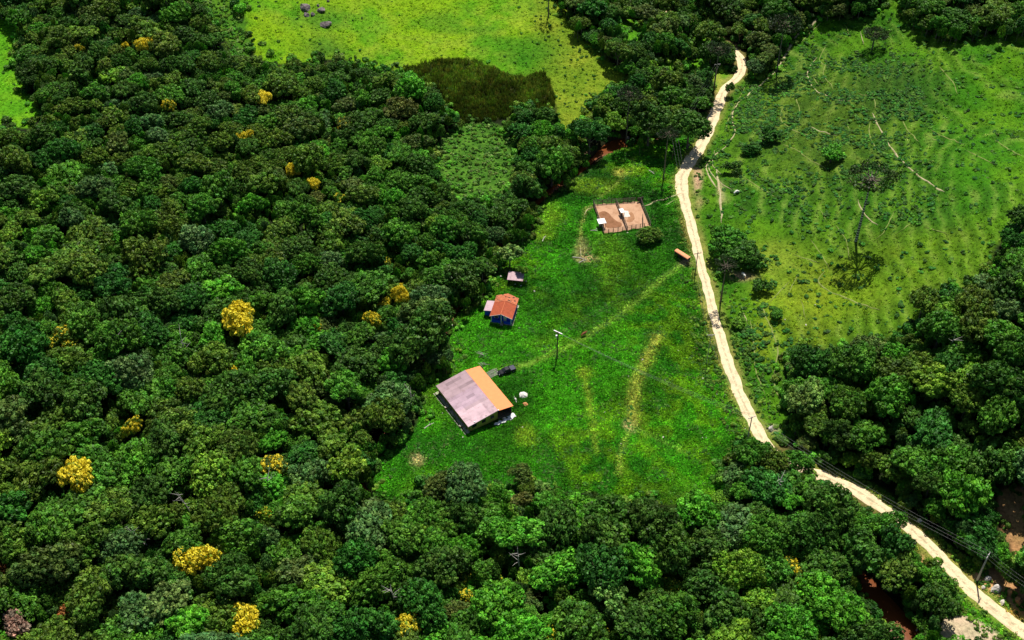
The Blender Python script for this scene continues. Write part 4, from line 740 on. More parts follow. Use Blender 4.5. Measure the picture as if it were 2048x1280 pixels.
B().box(-1.0, -.72, .1, BL-.1, -.3, .12).obj('kerb', M_CONC, barn)
B().box(BR-.36, BR-.3, .6, BL-.6, 0, e2-.3).obj('side_wall', M_WOOD, barn)  # unseen boards added to keep sunlight out of the porch
for i, (x, y, z) in enumerate([(2.0, .35, rz_(2.0)+.08), (5.6, .4, rz_(5.6)+.1)]):
    o = B().box(x, x+.34, y, y+.22, z, z+.16).obj('roof_weight', M_WHITE if i == 0 else M_STONE, barn)
B().box(BW-.12, BW+.14, -.1, .25, e1+.03, e1+.22).obj('ridge_cap', M_WHITE, barn)
def at_barn(x, y): c, s_ = math.cos(math.radians(31.5)), math.sin(math.radians(31.5)); return -11.6+c*x-s_*y, 213.9+s_*x+c*y
def gempty(name, x, y, rz=0, label=None, cat=None, group=None, dz=0, s=1.0):
    o = empty(name, (x, y, H(x, y)+dz), rz, s); tag(o, label, cat, group); return o
for (x, y), lab in [((-.55, 3.2), 'small orange block beside the barn side wall, nearer the front corner'), ((-.6, 11.2), 'small tan block beside the barn side wall, nearer the back')]:
    X, Y = at_barn(x, y); o = gempty('block', X, Y, .55, lab, 'block', 'blocks along the barn side wall'); B().box(-.4, .4, -.3, .3, 0, .55).obj('body', M_OHEAP, o); B().box(-.42, .42, -.32, .32, .55, .62).obj('cap', M_CONC, o)
X, Y = at_barn(9.0, -1.1); o = gempty('white_sacks', X, Y, .5, 'heap of white sacks outside the front corner of the barn porch', 'sacks')
for k in range(6):
    r = random.Random(k); me_b = bmesh.new(); bmesh.ops.create_icosphere(me_b, subdivisions=2, radius=.42)
    for v_ in me_b.verts: v_.co = Vector((v_.co.x*1.5, v_.co.y, v_.co.z*.5))
    m_ = bpy.data.meshes.new('sack'); me_b.to_mesh(m_); me_b.free(); mk('sack', m_, M_WHITE, o, (-1.0+k*.55, r.uniform(-.3, .3), .2+.15*(k % 2)), r.uniform(-.5, .5))
X, Y = at_barn(12.2, -.7); o = gempty('tarpaulin', X, Y, .55, 'rumpled white tarpaulin on the ground in front of the barn porch', 'tarpaulin'); V = []; n = 9
for i in range(n):
    for j in range(5): V.append((-1.9+i*.48+random.uniform(-.12, .12), -.75+j*.36+random.uniform(-.1, .1)+.15*math.sin(i), .10+.18*random.random()))
B().faces(V, [(i*5+j, (i+1)*5+j, (i+1)*5+j+1, i*5+j+1) for i in range(n-1) for j in range(4)]).obj('cloth', M_WHITE, o)

def heap(name, u, v, rx, ry, hz, m, label, cat, seed, flat_=.0):
    p = hit(u, v); r = random.Random(seed); o = gempty(name, p.x, p.y, r.random()*3, label, cat, dz=-.08); V = [(0, 0, hz)]; R_ = 5; n = 14
    for k in range(1, R_+1):
        for a in range(n):
            t = 2*math.pi*a/n; q = k/R_*(1+r.uniform(-.18, .18)); V.append((rx*q*math.cos(t), ry*q*math.sin(t), max(0, hz*(1-(k/R_)**1.5)+r.uniform(-.06, .06)*hz)))
    Fs = [(0, 1+a, 1+(a+1) % n) for a in range(n)]+[(1+k*n+a, 1+(k+1)*n+a, 1+(k+1)*n+(a+1) % n, 1+k*n+(a+1) % n) for k in range(R_-1) for a in range(n)]
    B().faces(V, Fs).obj('mound', m, o); B().faces([(x*1.25, y*1.25, z*.22) for x, y, z in V], Fs).obj('skirt', m, o); return o
heap('sand_heap', 1046, 790, 1.35, 1.25, .9, M_HEAP, 'pile of white sand dumped right of the orange porch roof', 'sand pile', 1)
heap('sand_spill', 1031, 798, 1.5, .45, .25, M_HEAP, 'trail of spilled white sand between barn and sand pile', 'sand spill', 5)
heap('soil_heap', 1050, 808, .85, .75, .55, M_OHEAP, 'small orange soil pile just below the white sand pile', 'soil pile', 2)
# sticks and poles leaning or stacked by the barn
p = hit(986, 748); o = gempty('pole_stack', p.x, p.y, .5, 'stack of thin pale poles between the barn and the black pickup', 'pole stack')
for k in range(11):
    r = random.Random(k+5); B().tube([(-1.7+r.uniform(-.3, .2), -1.2+k*.24, .12+.05*(k % 2)), (1.5+r.uniform(-.3, .5), -1.1+k*.24+r.uniform(-.2, .2), .3+r.random()*.2)], .05, 5).obj('pole', M_PALE, o)
for q, (u, v, lab) in enumerate([(962, 712, 'crossed pale sticks standing in the grass above the barn'), (968, 733, 'tangle of pale branches against the back corner of the barn')]):
    p = hit(u, v); o = gempty('stick_pile', p.x, p.y, 1.2, lab, 'sticks', 'stick heaps behind the barn')
    for k in range(7):
        r = random.Random(k+50*q); B().tube([(r.uniform(-1, 1), r.uniform(-.5, .5), .05), (r.uniform(-.5, .8), r.uniform(-1.2, 1.4), r.uniform(.5, 1.1)), (r.uniform(-.5, .8), r.uniform(-1.9, 2.2), r.uniform(.3, 1.3))], [.07, .05, .03], 5).obj('stick', M_PALE, o)

# ------------------------------------------------------------------ blue house
hs = empty('house', (-6.15, 257.6, H(-3, 259)), math.radians(-12.4)); tag(hs, 'small blue house with a terracotta tiled gable roof and white trim', 'house')
HW, HL, he, ha = 6.1, 8.7, 2.6, 3.9
def tileroof(x0, x1, y0, y1, z0, z1, seed, broken=False):
    r = random.Random(seed); ns = int(abs(y1-y0)/.36); nr = 6
    V = []; Fs = []
    for j in range(ns):
        for i in range(nr):
            if broken and r.random() < .12: continue
            a, b_ = y0+(y1-y0)*j/ns, y0+(y1-y0)*(j+1)/ns; t0, t1 = i/nr, (i+1.12)/nr; xa, xb = x0+(x1-x0)*t0, x0+(x1-x0)*t1; za, zb = z0+(z1-z0)*t0+.05, z0+(z1-z0)*t1; w_ = r.uniform(-.12, .12) if broken else 0; up = r.uniform(0, .1) if broken else 0
            k = len(V); V += [(xa, a+w_, za+up), (xa, (a+b_)/2+w_, za+.10+up), (xa, b_+w_, za+up), (xb, a, zb+up), (xb, (a+b_)/2, zb+.10+up), (xb, b_, zb+up)]; Fs += [(k, k+3, k+4, k+1), (k+1, k+4, k+5, k+2)]
    return V, Fs
ysp = HL*.66
for side, (xa, xb) in enumerate(((-.35, HW/2), (HW+.35, HW/2))):
    V, Fs = tileroof(xa, xb, -.35, ysp, he, ha, side); o = B().faces(V, Fs).obj('roof_tiles', M_TERRA, hs, color=(.92, .85, .85, 1)); o['kind'] = 'stuff'
    V, Fs = tileroof(xa, xb, ysp+.02, HL+.2, he+.03, ha+.05, side+9, True); o = B().faces(V, Fs).obj('old_roof_tiles', M_TERRA, hs, color=(1.35, 1.75, 1.9, 1)); o['kind'] = 'stuff'; o['label'] = 'older paler loose tiles at the back of the roof'
    B().faces([(xa, -.3, he-.02), (xb, -.3, ha-.02), (xb, HL+.15, ha-.02), (xa, HL+.15, he-.02), (xa, -.3, he-.1), (xb, -.3, ha-.1), (xb, HL+.15, ha-.1), (xa, HL+.15, he-.1)], [(0, 1, 2, 3), (7, 6, 5, 4), (0, 4, 5, 1), (0, 3, 7, 4)]).obj('roof_deck', M_WOOD, hs)
    B().tube([(xa, -.38, he+.02), (xb, -.38, ha+.04)], .07, 5).obj('verge_board', M_STONE, hs)
B().tube([(HW/2, -.35, ha+.12), (HW/2, HL+.1, ha+.12)], .12, 6).obj('ridge_tiles', M_TERRA, hs, color=(1.2, 1.3, 1.3, 1))
g = B(); 
for y in (.9, HL-.2): g.faces([(0, y, 0), (HW, y, 0), (HW, y, he-.12), (HW/2, y, ha-.14), (0, y, he-.12), (0, y+.15, 0), (HW, y+.15, 0), (HW, y+.15, he-.12), (HW/2, y+.15, ha-.14), (0, y+.15, he-.12)], [(4, 3, 2, 1, 0), (5, 6, 7, 8, 9)])
g.obj('gable_wall', M_BLUE, hs); B().box(0, .15, 1.05, HL-.2, 0, he-.13).obj('wall', M_BLUE, hs); B().box(HW-.15, HW, 1.05, HL-.2, 0, he-.13).obj('wall', M_BLUE, hs)
B().box(0, HW/2-.2, 0, .12, 0, 1.15).obj('porch_parapet', M_BLUE, hs); B().box(HW/2+.7, HW, 0, .12, 0, 1.1).obj('porch_parapet', M_BLUE, hs)
for x in (.0, HW/2-.1, HW-.2): B().box(x, x+.2, -.1, .1, 0, he+(.9 if x == HW/2-.1 else 0)).obj('porch_post', M_WHITE, hs)
B().box(HW/2-.2, HW/2+.7, -1.0, -.12, -.2, .22).obj('step', M_CONC, hs)
B().box(-.3, HW+.5, -.3, HL, -.35, .08).obj('floor_slab', M_CONC, hs)
d = B().box(HW/2+.5, HW/2+1.4, .85, .895, .1, 2.1).obj('door', M_WHITE, hs); B().box(HW/2+.6, HW/2+.65, .80, .845, 1, 1.15).obj('handle', M_METAL, d)
f = B().box(.8, 2.0, .85, .895, 1.1, 2.0).obj('window_frame', M_WHITE, hs); B().box(.9, 1.9, .82, .849, 1.2, 1.9).obj('pane', M_GLASS, f)
for k, y in enumerate((3.0, 5.6)): f = B().box(HW+.005, HW+.05, y, y+1, 1.1, 1.9).obj('window_frame', M_WHITE, hs); B().box(HW+.051, HW+.07, y+.1, y+.9, 1.2, 1.8).obj('pane', M_GLASS, f)
ln = B(); V, Fs = quad_sheet((-2.7, 2.1, 2.15), (-.1, 2.1, 2.45), (-.1, 6.6, 2.45), (-2.7, 6.6, 2.15), 7, .04); B().faces(V, Fs).obj('lean_to_roof', M_RUST, hs, color=(1.15, 1.1, 1.1, 1)).__setitem__('label', 'grey corrugated lean-to roof')
B().box(-2.45, -2.3, 2.4, 6.3, 0, 2.1).obj('lean_to_wall', M_BLUE, hs); B().box(-2.299, -.01, 2.4, 2.55, 0, 2.1).obj('lean_to_wall', M_BLUE, hs)
# the small shed above the house
sh = empty('shed', (-1.5, 274.5, H(1, 275.5)), math.radians(-9)); tag(sh, 'small open shed with a grey-mauve sheet roof above the blue house', 'shed')
for j in range(5):
    x0, x1 = j*.97, j*.97+.955; V, Fs = quad_sheet((x0, -.1, 1.85+.01*(j % 2)), (x1, -.1, 1.85+.01*(j % 2)), (x1, 3.4, 2.25), (x0, 3.4, 2.25), 4, .035); B().faces(V, Fs).obj('roof_sheet', M_RUST, sh, color=(1.15, 1.08, 1.05, 1))
for x in (.25, 4.4):
    for y, z in ((.2, 1.84), (3.1, 2.14)): B().box(x, x+.13, y, y+.13, -.2, z).obj('post', M_WOOD, sh)
B().box(.3, 4.4, 3.15, 3.22, 0, 2.05).obj('back_wall', M_WOOD, sh); B().box(.1, 4.7, .15, .27, 1.72, 1.83).obj('beam', M_WOOD, sh); B().box(.25, .33, .4, 3.0, 0, 1.7).obj('side_wall', M_WOOD, sh)
B().box(3.6, 4.1, 2.9, 3.3, 2.28, 2.42).obj('roof_weight', M_STONE, sh)

# ------------------------------------------------------------------ corral
def drape_quad(name, c, m, lift, label, kind='structure', n=14, jit=.25):
    V = []
    for j in range(n+1):
        for i in range(n+1):
            a, b_ = i/n, j/n; x = (1-b_)*((1-a)*c[0][0]+a*c[1][0])+b_*((1-a)*c[3][0]+a*c[2][0]); y = (1-b_)*((1-a)*c[0][1]+a*c[1][1])+b_*((1-a)*c[3][1]+a*c[2][1])
            if i in (0, n) or j in (0, n): x += random.uniform(-jit, jit); y += random.uniform(-jit, jit)
            V.append((x, y))
    V = np.array(V); Z = terrain(V[:, 0], V[:, 1])+lift; me = npmesh(name, np.column_stack([V, Z]), np.array([(j*(n+1)+i, (j+1)*(n+1)+i, (j+1)*(n+1)+i+1, j*(n+1)+i+1) for j in range(n) for i in range(n)])); o = mk(name, me, m); tag(o, label, kind=kind); return o
def drape_blob(name, pts, m, lift, label=None):
    pl = dense(pts+[pts[0]], 2.0)[:-1]; w_ = [hit(*q) for q in pl]; c = Vector((sum(q.x for q in w_)/len(w_), sum(q.y for q in w_)/len(w_), 0)); V = []; R_ = 6; n = len(w_)
    for k in range(1, R_+1):
        for q in w_: V.append((c.x+(q.x-c.x)*k/R_+(random.uniform(-.12, .12) if k == R_ else 0), c.y+(q.y-c.y)*k/R_+(random.uniform(-.12, .12) if k == R_ else 0)))
    V.append((c.x, c.y)); V = np.array(V); Z = terrain(V[:, 0], V[:, 1])+lift; Z[(R_-1)*n:R_*n] -= lift+.03; Z[-1] += 0
    Fs = [(k*n+i, (k+1)*n+i, (k+1)*n+(i+1) % n, k*n+(i+1) % n) for k in range(R_-1) for i in range(n)]+[(R_*n, i, (i+1) % n) for i in range(n)]
    o = B().faces(np.column_stack([V, Z]), Fs).obj(name, m); bm = bmesh.new(); bm.from_mesh(o.data); bmesh.ops.recalc_face_normals(bm, faces=bm.faces)
    if sum(f.normal.z for f in bm.faces) < 0: bmesh.ops.reverse_faces(bm, faces=bm.faces)
    bm.to_mesh(o.data); bm.free(); tag(o, label, kind='structure'); return o
c1, c2, c3, c4 = (26.7, 314.0), (42.3, 315.6), (44.6, 302.6), (29.3, 298.9)
drape_quad('corral_dirt', [c1, c2, c3, c4], M_PEN, .06, 'bare pinkish dirt floor of the cattle corral')
drape_blob('mud', [(1194,424),(1205,420),(1216,424),(1225,434),(1236,443),(1246,447),(1245,455),(1225,458),(1212,457),(1206,444),(1198,434)], M_MUD, .10, 'wet brown mud in the left pen of the corral')
drape_blob('mud', [(1255,428),(1262,423),(1268,428),(1270,438),(1262,446),(1252,444),(1256,436)], M_MUD2, .10, 'orange-brown mud in the right pen of the corral')
cor = empty('corral', (35, 307, H(35, 307))); tag(cor, 'timber cattle corral with two pens of dark posts and rails', 'corral')
def fence_line(a, b_, parent, n, hp=1.75, rails=4, step=None):
    a, b_ = Vector((*a, 0)), Vector((*b_, 0)); o0 = parent.location
    for i in range(n+1):
        p = a+(b_-a)*i/n; z = H(p.x, p.y); mk('post', POST, M_WOOD, parent, (p.x-o0.x, p.y-o0.y, z-o0.z-.2), 0).scale = (1, 1, hp+random.uniform(0, .3))
    for k in range(rails):
        z = .35+k*(hp-.4)/max(1, rails-1); B().tube([tuple(a+(b_-a)*i/n-o0+Vector((0, 0, H(*(a+(b_-a)*i/n)[:2])+z+random.uniform(-.05, .05)))) for i in range(n+1)], .065, 4).obj('rail', M_WOOD, parent)
POST = B().tube([(0, 0, 0), (0, 0, 1)], [.12, .10], 6).mesh('post')
mt, mb = (34.2, 315.0), (36.9, 300.6)
for a, b_, n in [(c1, mt, 5), (mt, (40.5, 315.6), 5), (c4, mb, 5), (mb, (42.5, 302.2), 4), (c1, c4, 10), (c2, c3, 9), (mt, mb, 9), ((42.3, 307.0), (42.0, 302.4), 3)]: fence_line(a, b_, cor, n)
B().box(-.05, .05, -1.1, 1.1, .3, 1.7).obj('gate', M_WOOD, cor, loc=(5.3+1.9, 8.7, 0), rz=-1.2)
def pen_roof(x, y, rz, wx, wy, hz, m, label):
    o = gempty('trough_shelter', x, y, rz, label, 'feed shelter', 'white-roofed feed shelters in the corral'); B().box(-wx/2, wx/2, -wy/2, wy/2, hz, hz+.07).obj('roof', m, o)
    for sx in (-1, 1):
        for sy in (-1, 1): B().box(sx*(wx/2-.2)-.06, sx*(wx/2-.2)+.06, sy*(wy/2-.2)-.06, sy*(wy/2-.2)+.06, -.2, hz-.002).obj('post', M_WOOD, o)
    t_ = B().box(-wx/2+.4, wx/2-.4, -.35, .35, .25, .35).box(-wx/2+.4, wx/2-.4, -.35, -.27, .35, .6).box(-wx/2+.4, wx/2-.4, .27, .35, .35, .6); t_.obj('trough', M_CONC, o)
pen_roof(28.7, 302.7, .22, 2.5, 2.6, 2.1, M_WHITE, 'square white feed shelter on the left side of the corral'); pen_roof(35.6, 308.3, .3, 1.35, 2.2, 1.9, M_WHITE, 'narrow white feed shelter by the middle fence of the corral')
drape_quad('concrete_pad', [tuple(hit(*q)[:2]) for q in ((1248, 422), (1256, 422), (1260, 434), (1247, 435))], M_STONE, .13, 'pale concrete pad beside the middle fence of the corral', n=4, jit=.08)

# ------------------------------------------------------------------ bus shelter
bs = empty('bus_shelter', (50.6, 287.6, H(52.6, 285.8)), math.radians(-47.2)); tag(bs, 'long narrow roadside shelter with an orange curved roof', 'shelter')
V = []; n = 6
for i in range(12):
    for k in range(n+1): a = math.pi*k/n; V.append((5.5*i/11, .55-.78*math.cos(a), 2.25+.32*math.sin(a)))
B().faces(V, [(i*(n+1)+k, (i+1)*(n+1)+k, (i+1)*(n+1)+k+1, i*(n+1)+k+1) for i in range(11) for k in range(n)]).obj('roof', M_ORANGE, bs, color=(.95, 1.15, 1.5, 1))
for x in (.15, 1.9, 3.6, 5.2):
    B().box(x, x+.12, -.05, .07, -.2, 2.24).obj('post', M_WOOD, bs); B().box(x, x+.12, 1.05, 1.17, -.2, 2.24).obj('post', M_WOOD, bs)
B().box(.1, 5.35, 1.18, 1.24, .2, 2.2).obj('back_wall', M_WOOD, bs); B().box(.6, 4.9, .7, 1.05, .4, .46).obj('bench', M_WOOD, bs); B().box(-.02, .04, .05, 1.15, .2, 2.2).obj('end_wall', M_WOOD, bs)

# ------------------------------------------------------------------ pickup
pk = empty('pickup_truck', (-1.5, 236.9, H(-1.5, 236.9)), math.radians(27)); tag(pk, 'black pickup truck parked on the grass beside the barn', 'pickup')
def loft(secs, name, m, par):
    b = B(); n = len(secs[0]); V = [q for s_ in secs for q in s_]; Fs = [(i*n+k, i*n+(k+1) % n, (i+1)*n+(k+1) % n, (i+1)*n+k) for i in range(len(secs)-1) for k in range(n)]+[tuple(range(n))[::-1], tuple((len(secs)-1)*n+k for k in range(n))]; return b.faces(V, Fs).obj(name, m, par)
def sec(x, w_, z0, z1, r=.12): return [(x, -w_+r, z0), (x, w_-r, z0), (x, w_, z0+r), (x, w_, z1-r), (x, w_-r, z1), (x, -w_+r, z1), (x, -w_, z1-r), (x, -w_, z0+r)]
loft([sec(-2.62, .62, .45, .72), sec(-2.5, .82, .38, .86), sec(-2.0, .92, .33, .95), sec(-1.2, .94, .32, 1.04), sec(.6, .95, .32, 1.06), sec(2.4, .95, .34, 1.06), sec(2.6, .9, .42, 1.0)], 'body', M_CAR, pk)
loft([sec(-1.25, .80, 1.03, 1.10, .02), sec(-.55, .74, 1.03, 1.62, .09), sec(.55, .74, 1.03, 1.66, .1), sec(.95, .78, 1.03, 1.30, .05)], 'cabin', M_CAR, pk)
B().faces([(-1.28, -.68, 1.12), (-1.28, .68, 1.12), (-.6, .62, 1.60), (-.6, -.62, 1.60)], [(0, 3, 2, 1)]).obj('windscreen', M_GLASS, pk)
for s_ in (-1, 1): B().faces([(-.9, s_*.80, 1.14), (.75, s_*.80, 1.14), (.5, s_*.755, 1.56), (-.5, s_*.755, 1.56)], [(0, 1, 2, 3) if s_ < 0 else (3, 2, 1, 0)]).obj('side_window', M_GLASS, pk)
B().box(1.0, 2.5, -.82, .82, 1.062, 1.10).obj('bed_cover', M_COVER, pk)
for x in (-1.7, 1.65):
    for y in (-.86, .86):
        wv = B().tube([(x, y-.11, .34), (x, y+.11, .34)], .34, 14).obj('wheel', M_RUBBER, pk); B().tube([(x, y-.115, .34), (x, y+.115, .34)], .19, 10).obj('rim', M_METAL, wv)
for s_ in (-1, 1): B().box(-2.60, -2.50, s_*.6-.14, s_*.6+.14, .66, .80).obj('headlight', M_WHITE, pk); B().box(2.58, 2.63, s_*.75-.08, s_*.75+.08, .7, .95).obj('tail_light', simple('red_lens', (.4, .01, .01), .3), pk); B().box(-.95, -.78, s_*.98-.08, s_*.98+.08, 1.05, 1.2).obj('mirror', M_CAR, pk)
B().box(-2.68, -2.58, -.7, .7, .36, .5).obj('bumper', M_METAL, pk)

# ------------------------------------------------------------------ poles and wires
def pole_at(u0, v0, v1, m, arm, label, rad=.14, tf=False):
    p = hit(u0, v0); lo, hi = 1.0, 30.0
    for _ in range(30):
        mid = (lo+hi)/2; vv_ = float(proj(p.x, p.y, p.z+mid)[1]); lo, hi = (mid, hi) if vv_ > v1 else (lo, mid)
    h = lo; o = empty('utility_pole', p, arm); tag(o, label, 'utility pole', 'utility poles'); B().tube([(0, 0, -.5), (0, 0, h)], [rad*1.3, rad*.8], 8).obj('shaft', m, o)
    B().box(-1.15, 1.15, -.07, .07, h-.45, h-.30).obj('crossarm', M_WOOD if m == M_POLEW else M_POLEC, o); B().tube([(-.6, .075, h-.35), (0, .09, h-1.0)], .03, 4).obj('brace', M_METAL, o)
    for x in (-1, 0, 1): B().tube([(x, 0, h-.29), (x, 0, h-.12)], [.06, .04], 6).obj('insulator', M_WHITE, o)
    if tf: B().tube([(-.42, 0, h-2.4), (-.42, 0, h-1.5)], .27, 10).obj('transformer', M_WHITE, o); B().box(-1.5, 1.3, .09, .35, h-.29, h-.18).obj('meter_box', M_WHITE, o)
    return o, p+Vector((0, 0, h-.15)), arm
PL = {}
PL['a'] = pole_at(1114, 716, 664, M_POLEW, -.6, 'dark wooden utility pole with a white transformer in the middle of the clearing', .17, True)
PL['b'] = pole_at(1390, 548, 505, M_POLEW, .25, 'dark utility pole beside the bus shelter at the road edge')
PL['c'] = pole_at(1495, 879, 833, M_POLEC, .45, 'pale concrete pole at the left verge where the road bends', .15)
PL['d'] = pole_at(1953, 1163, 1109, M_POLEC, .9, 'pale concrete pole beside the lower road at the bottom right', .2)
PL['e'] = pole_at(1430, 167, 127, M_POLEC, .2, 'pale pole at the forest edge beside the upper road')
PL['f'] = pole_at(1344, 320, 270, M_POLEW, .2, 'thin dark pole between the tall pine and the road', .1)
PL['g'] = pole_at(1413, 728, 668, M_POLEC, .1, 'thin pale pole on the left verge halfway down the road', .08)
PL['h'] = pole_at(2105, 1275, 1215, M_POLEC, .9, 'pale pole beyond the lower right corner')
def wire(a, b_, sag=1.2):
    (oa, pa, ra), (ob, pb, rb) = PL[a], PL[b_]; o = empty('power_line', (pa+pb)/2); tag(o, {'ba': 'sagging wires between the transformer pole and the bus shelter pole', 'ac': 'faint wires crossing the clearing to the road bend pole', 'gc': 'wires between the thin verge pole and the road bend pole', 'bg': 'wires between the bus shelter pole and the thin verge pole', 'cd': 'wires running above the lower road from bend to bottom right', 'dh': 'wires leaving the picture at the bottom right', 'ef': 'wires following the upper road above the clearing', 'fb': 'wires between the thin dark pole and the bus shelter pole'}[a+b_], 'power line', 'overhead wires')
    for s_ in (-1, 0, 1):
        q0 = pa+Vector((s_*math.cos(ra), s_*math.sin(ra), 0)); q1 = pb+Vector((s_*math.cos(rb), s_*math.sin(rb), 0))
        B().tube([tuple(q0+(q1-q0)*t/14-Vector((0, 0, 4*sag*(t/14)*(1-t/14)))-(pa+pb)/2) for t in range(15)], .014, 3).obj('wire', M_WIRE, o)
for q in ('ba', 'ac', 'bg', 'gc', 'cd', 'dh', 'ef', 'fb'): wire(q[0], q[1], 2.0 if q == 'cd' else 1.2)

# ------------------------------------------------------------------ cattle
def cow(u, v, rz, m, label, scale=1.0, graze=False):
    p = hit(u, v); o = empty('cow', p, rz, scale); tag(o, label, 'cow', 'cattle out at grass')
    V = [(-.75, 0, 1.12), (-.35, 0, 1.08), (.15, 0, 1.08), (.6, 0, 1.15), (.95, 0, 1.25 if not graze else .95), (1.2, 0, 1.38 if not graze else .55), (1.5, 0, 1.22 if not graze else .3)]; Rr = [.30, .36, .38, .36, .22, .16, .11]; E_ = [(i, i+1) for i in range(6)]
    for (bx, k) in ((-.75, 0), (.6, 3)):
        for s_ in (-1, 1):
            b = len(V); V += [(bx, s_*.2, .85), (bx-(.06 if k == 0 else -.02), s_*.2, .48), (bx+.02, s_*.2, .04)]; Rr += [.15, .085, .07]; E_ += [(k, b), (b, b+1), (b+1, b+2)]
    me = bpy.data.meshes.new('body'); me.from_pydata(V, E_, []); c = mk('body', me, m, o); md = c.modifiers.new('skin', 'SKIN'); ly = me.skin_vertices[0] if me.skin_vertices else None
    if ly is None:
        bm = bmesh.new(); bm.from_mesh(me); bm.verts.layers.skin.verify(); bm.to_mesh(me); bm.free(); ly = me.skin_vertices[0]
    for q, r in zip(ly.data, Rr): q.radius = (r, r); q.use_root = False
    ly.data[2].use_root = True; sb = c.modifiers.new('smooth', 'SUBSURF'); sb.levels = sb.render_levels = 1
    B().tube([(-1.02, 0, 1.2), (-1.1, 0, .9), (-1.08, 0, .55)], [.04, .03, .05], 5).obj('tail', m, o); hx, hz_ = (1.22, 1.5) if not graze else (1.15, .68)
    for s_ in (-1, 1): B().tube([(hx, s_*.12, hz_), (hx+.02, s_*.28, hz_+.03)], [.06, .03], 5).obj('ear', m, o); B().tube([(hx, s_*.07, hz_+.05), (hx+.04, s_*.14, hz_+.2)], [.03, .012], 5).obj('horn', M_STONE, o)
    return o
cow(1472, 388, math.radians(28), M_HIDE, 'white cow grazing on the cattle path right of the road', 1.0, True)
cow(1486, 553, math.radians(-75), M_HIDE, 'white cow standing on bare earth at the edge of the big tree shade', 1.0)
cow(1167, 672, math.radians(35), M_HIDEB, 'reddish brown cow walking along the wheel track in the clearing', .95)

# ------------------------------------------------------------------ stones and boulders
def stone_label(u, v):
    for near in sorted([(950,800,'the barn'),(1005,612,'the blue house'),(1032,553,'the grey-roofed shed'),(1240,435,'the corral'),(1115,690,'the transformer pole'),(1016,744,'the pickup'),(1265,800,'the widest wheel track'),(1185,830,'the narrower wheel track'),(1500,855,'the road bend pole'),(1390,525,'the bus shelter pole'),(1327,320,'the bare-trunked pine'),(1553,622,'the low flat-topped slope tree'),(1412,700,'the thin verge pole')], key=lambda l: (l[0]-u)**2+(l[1]-v)**2):
        dx, dy = u-near[0], v-near[1]; d = math.hypot(dx, dy); lab = 'small pale stone in the grass '+('just ' if d < 60 else '' if d < 110 else 'well ')+f'{dirword(dx, dy)} {near[2]}'
        if lab not in used: used.add(lab); return lab
def rock(u, v, w_, hgt, m, label, cat, group, seed, name='boulder'):
    p = hit(u, v); s = float(proj(p.x, p.y, p.z)[2])/F_PX; r = random.Random(seed); o = gempty(name, p.x, p.y, r.random()*3, label, cat, group, dz=-.05)
    bm = bmesh.new(); bmesh.ops.create_icosphere(bm, subdivisions=3 if w_ > 8 else 2, radius=1); ph = [Vector((r.uniform(-1, 1), r.uniform(-1, 1), r.uniform(-1, 1))).normalized() for _ in range(9)]
    for v_ in bm.verts:
        for q in ph:
            k = v_.co.dot(q)
            if k > .62: v_.co -= q*(k-.62)
        v_.co = Vector((v_.co.x*w_*s/2*1.15, v_.co.y*w_*s/2*.8, v_.co.z*hgt*1.15))*(1+r.uniform(-.05, .05))
    me = bpy.data.meshes.new('stone'); bm.to_mesh(me); bm.free(); mk('stone', me, m, o, (0, 0, hgt*.25)); return o
for k, (u, v, w_, h_, lab) in enumerate([(609,16,26,1.6,'big dark boulder, leftmost of the cluster in the upper pasture'),(642,22,20,1.3,'pinkish boulder at the right of the pasture cluster'),(612,31,13,.9,'small boulder at the lower left of the pasture cluster'),(626,30,11,.9,'small boulder in the middle of the pasture cluster'),(650,50,26,1.2,'low dark boulder below the pasture cluster'),(636,12,9,.7,'small stone between the two big pasture boulders'),(656,3,8,.8,'pale stone at the top edge above the pasture boulders')]):
    rock(u, v, w_, h_, M_ROCK, lab, 'boulder', 'boulders in the upper pasture', k)
for k, (u, v, w_, h_, lab) in enumerate([(1541,859,16,1.0,'pale pink rock on the right verge at the road bend'),(1975,1160,16,.9,'pale boulder on the eroded bank beside the lower road'),(1990,1180,22,1.3,'largest pinkish boulder on the bank above the lower road'),(2018,1188,14,1.2,'orange boulder right of the largest one on the bank'),(1966,1175,10,.6,'small rock left of the largest one on the bank'),(2035,1205,20,1.3,'rusty boulder at the right edge above the lower road'),(2005,1205,16,.8,'low rock beneath the orange boulder on the bank'),
    (1838,1043,12,.8,'pale rock beside the lower road near its second bend'),(1728,1172,12,.8,'pale rock beside the lower stream pool'),(1762,1240,9,.5,'small white rock at the left edge of the lower stream pool'),(1824,1270,14,.9,'tan boulder at the bottom end of the lower stream pool'),(1833,1262,9,.7,'small rock beside the tan boulder by the stream')]):
    rock(u, v, w_, h_, M_STONE if k not in (3, 5, 10) else M_OHEAP, lab, 'boulder', 'rocks along the lower road and stream', 30+k)
for k, (u, v) in enumerate([(1256,276),(1218,293),(1233,295),(1206,302),(1190,320),(1202,308),(1244,291),(1171,336),(905,652),(908,600),(1222,290)]): rock(u, v, 7+3*(k % 3 == 0), .5, M_STONE, ['largest pale stone beside the upper stream pool', 'pale stone at the near side of the upper pool', 'second pale stone on the near side of the upper pool', 'pale stone on the left of the upper pool', 'pale stone below the upper pool', 'pale stone between the two upper pools', 'small pale stone right of the upper pool', 'pale stone by the lowest of the upper pools', 'pale stone below the red water left of the house', 'pale stone above the red water left of the house', 'pale stone at the end of the upper pool'][k], 'stone', 'pale stones on the stream bank', 60+k, 'stone')
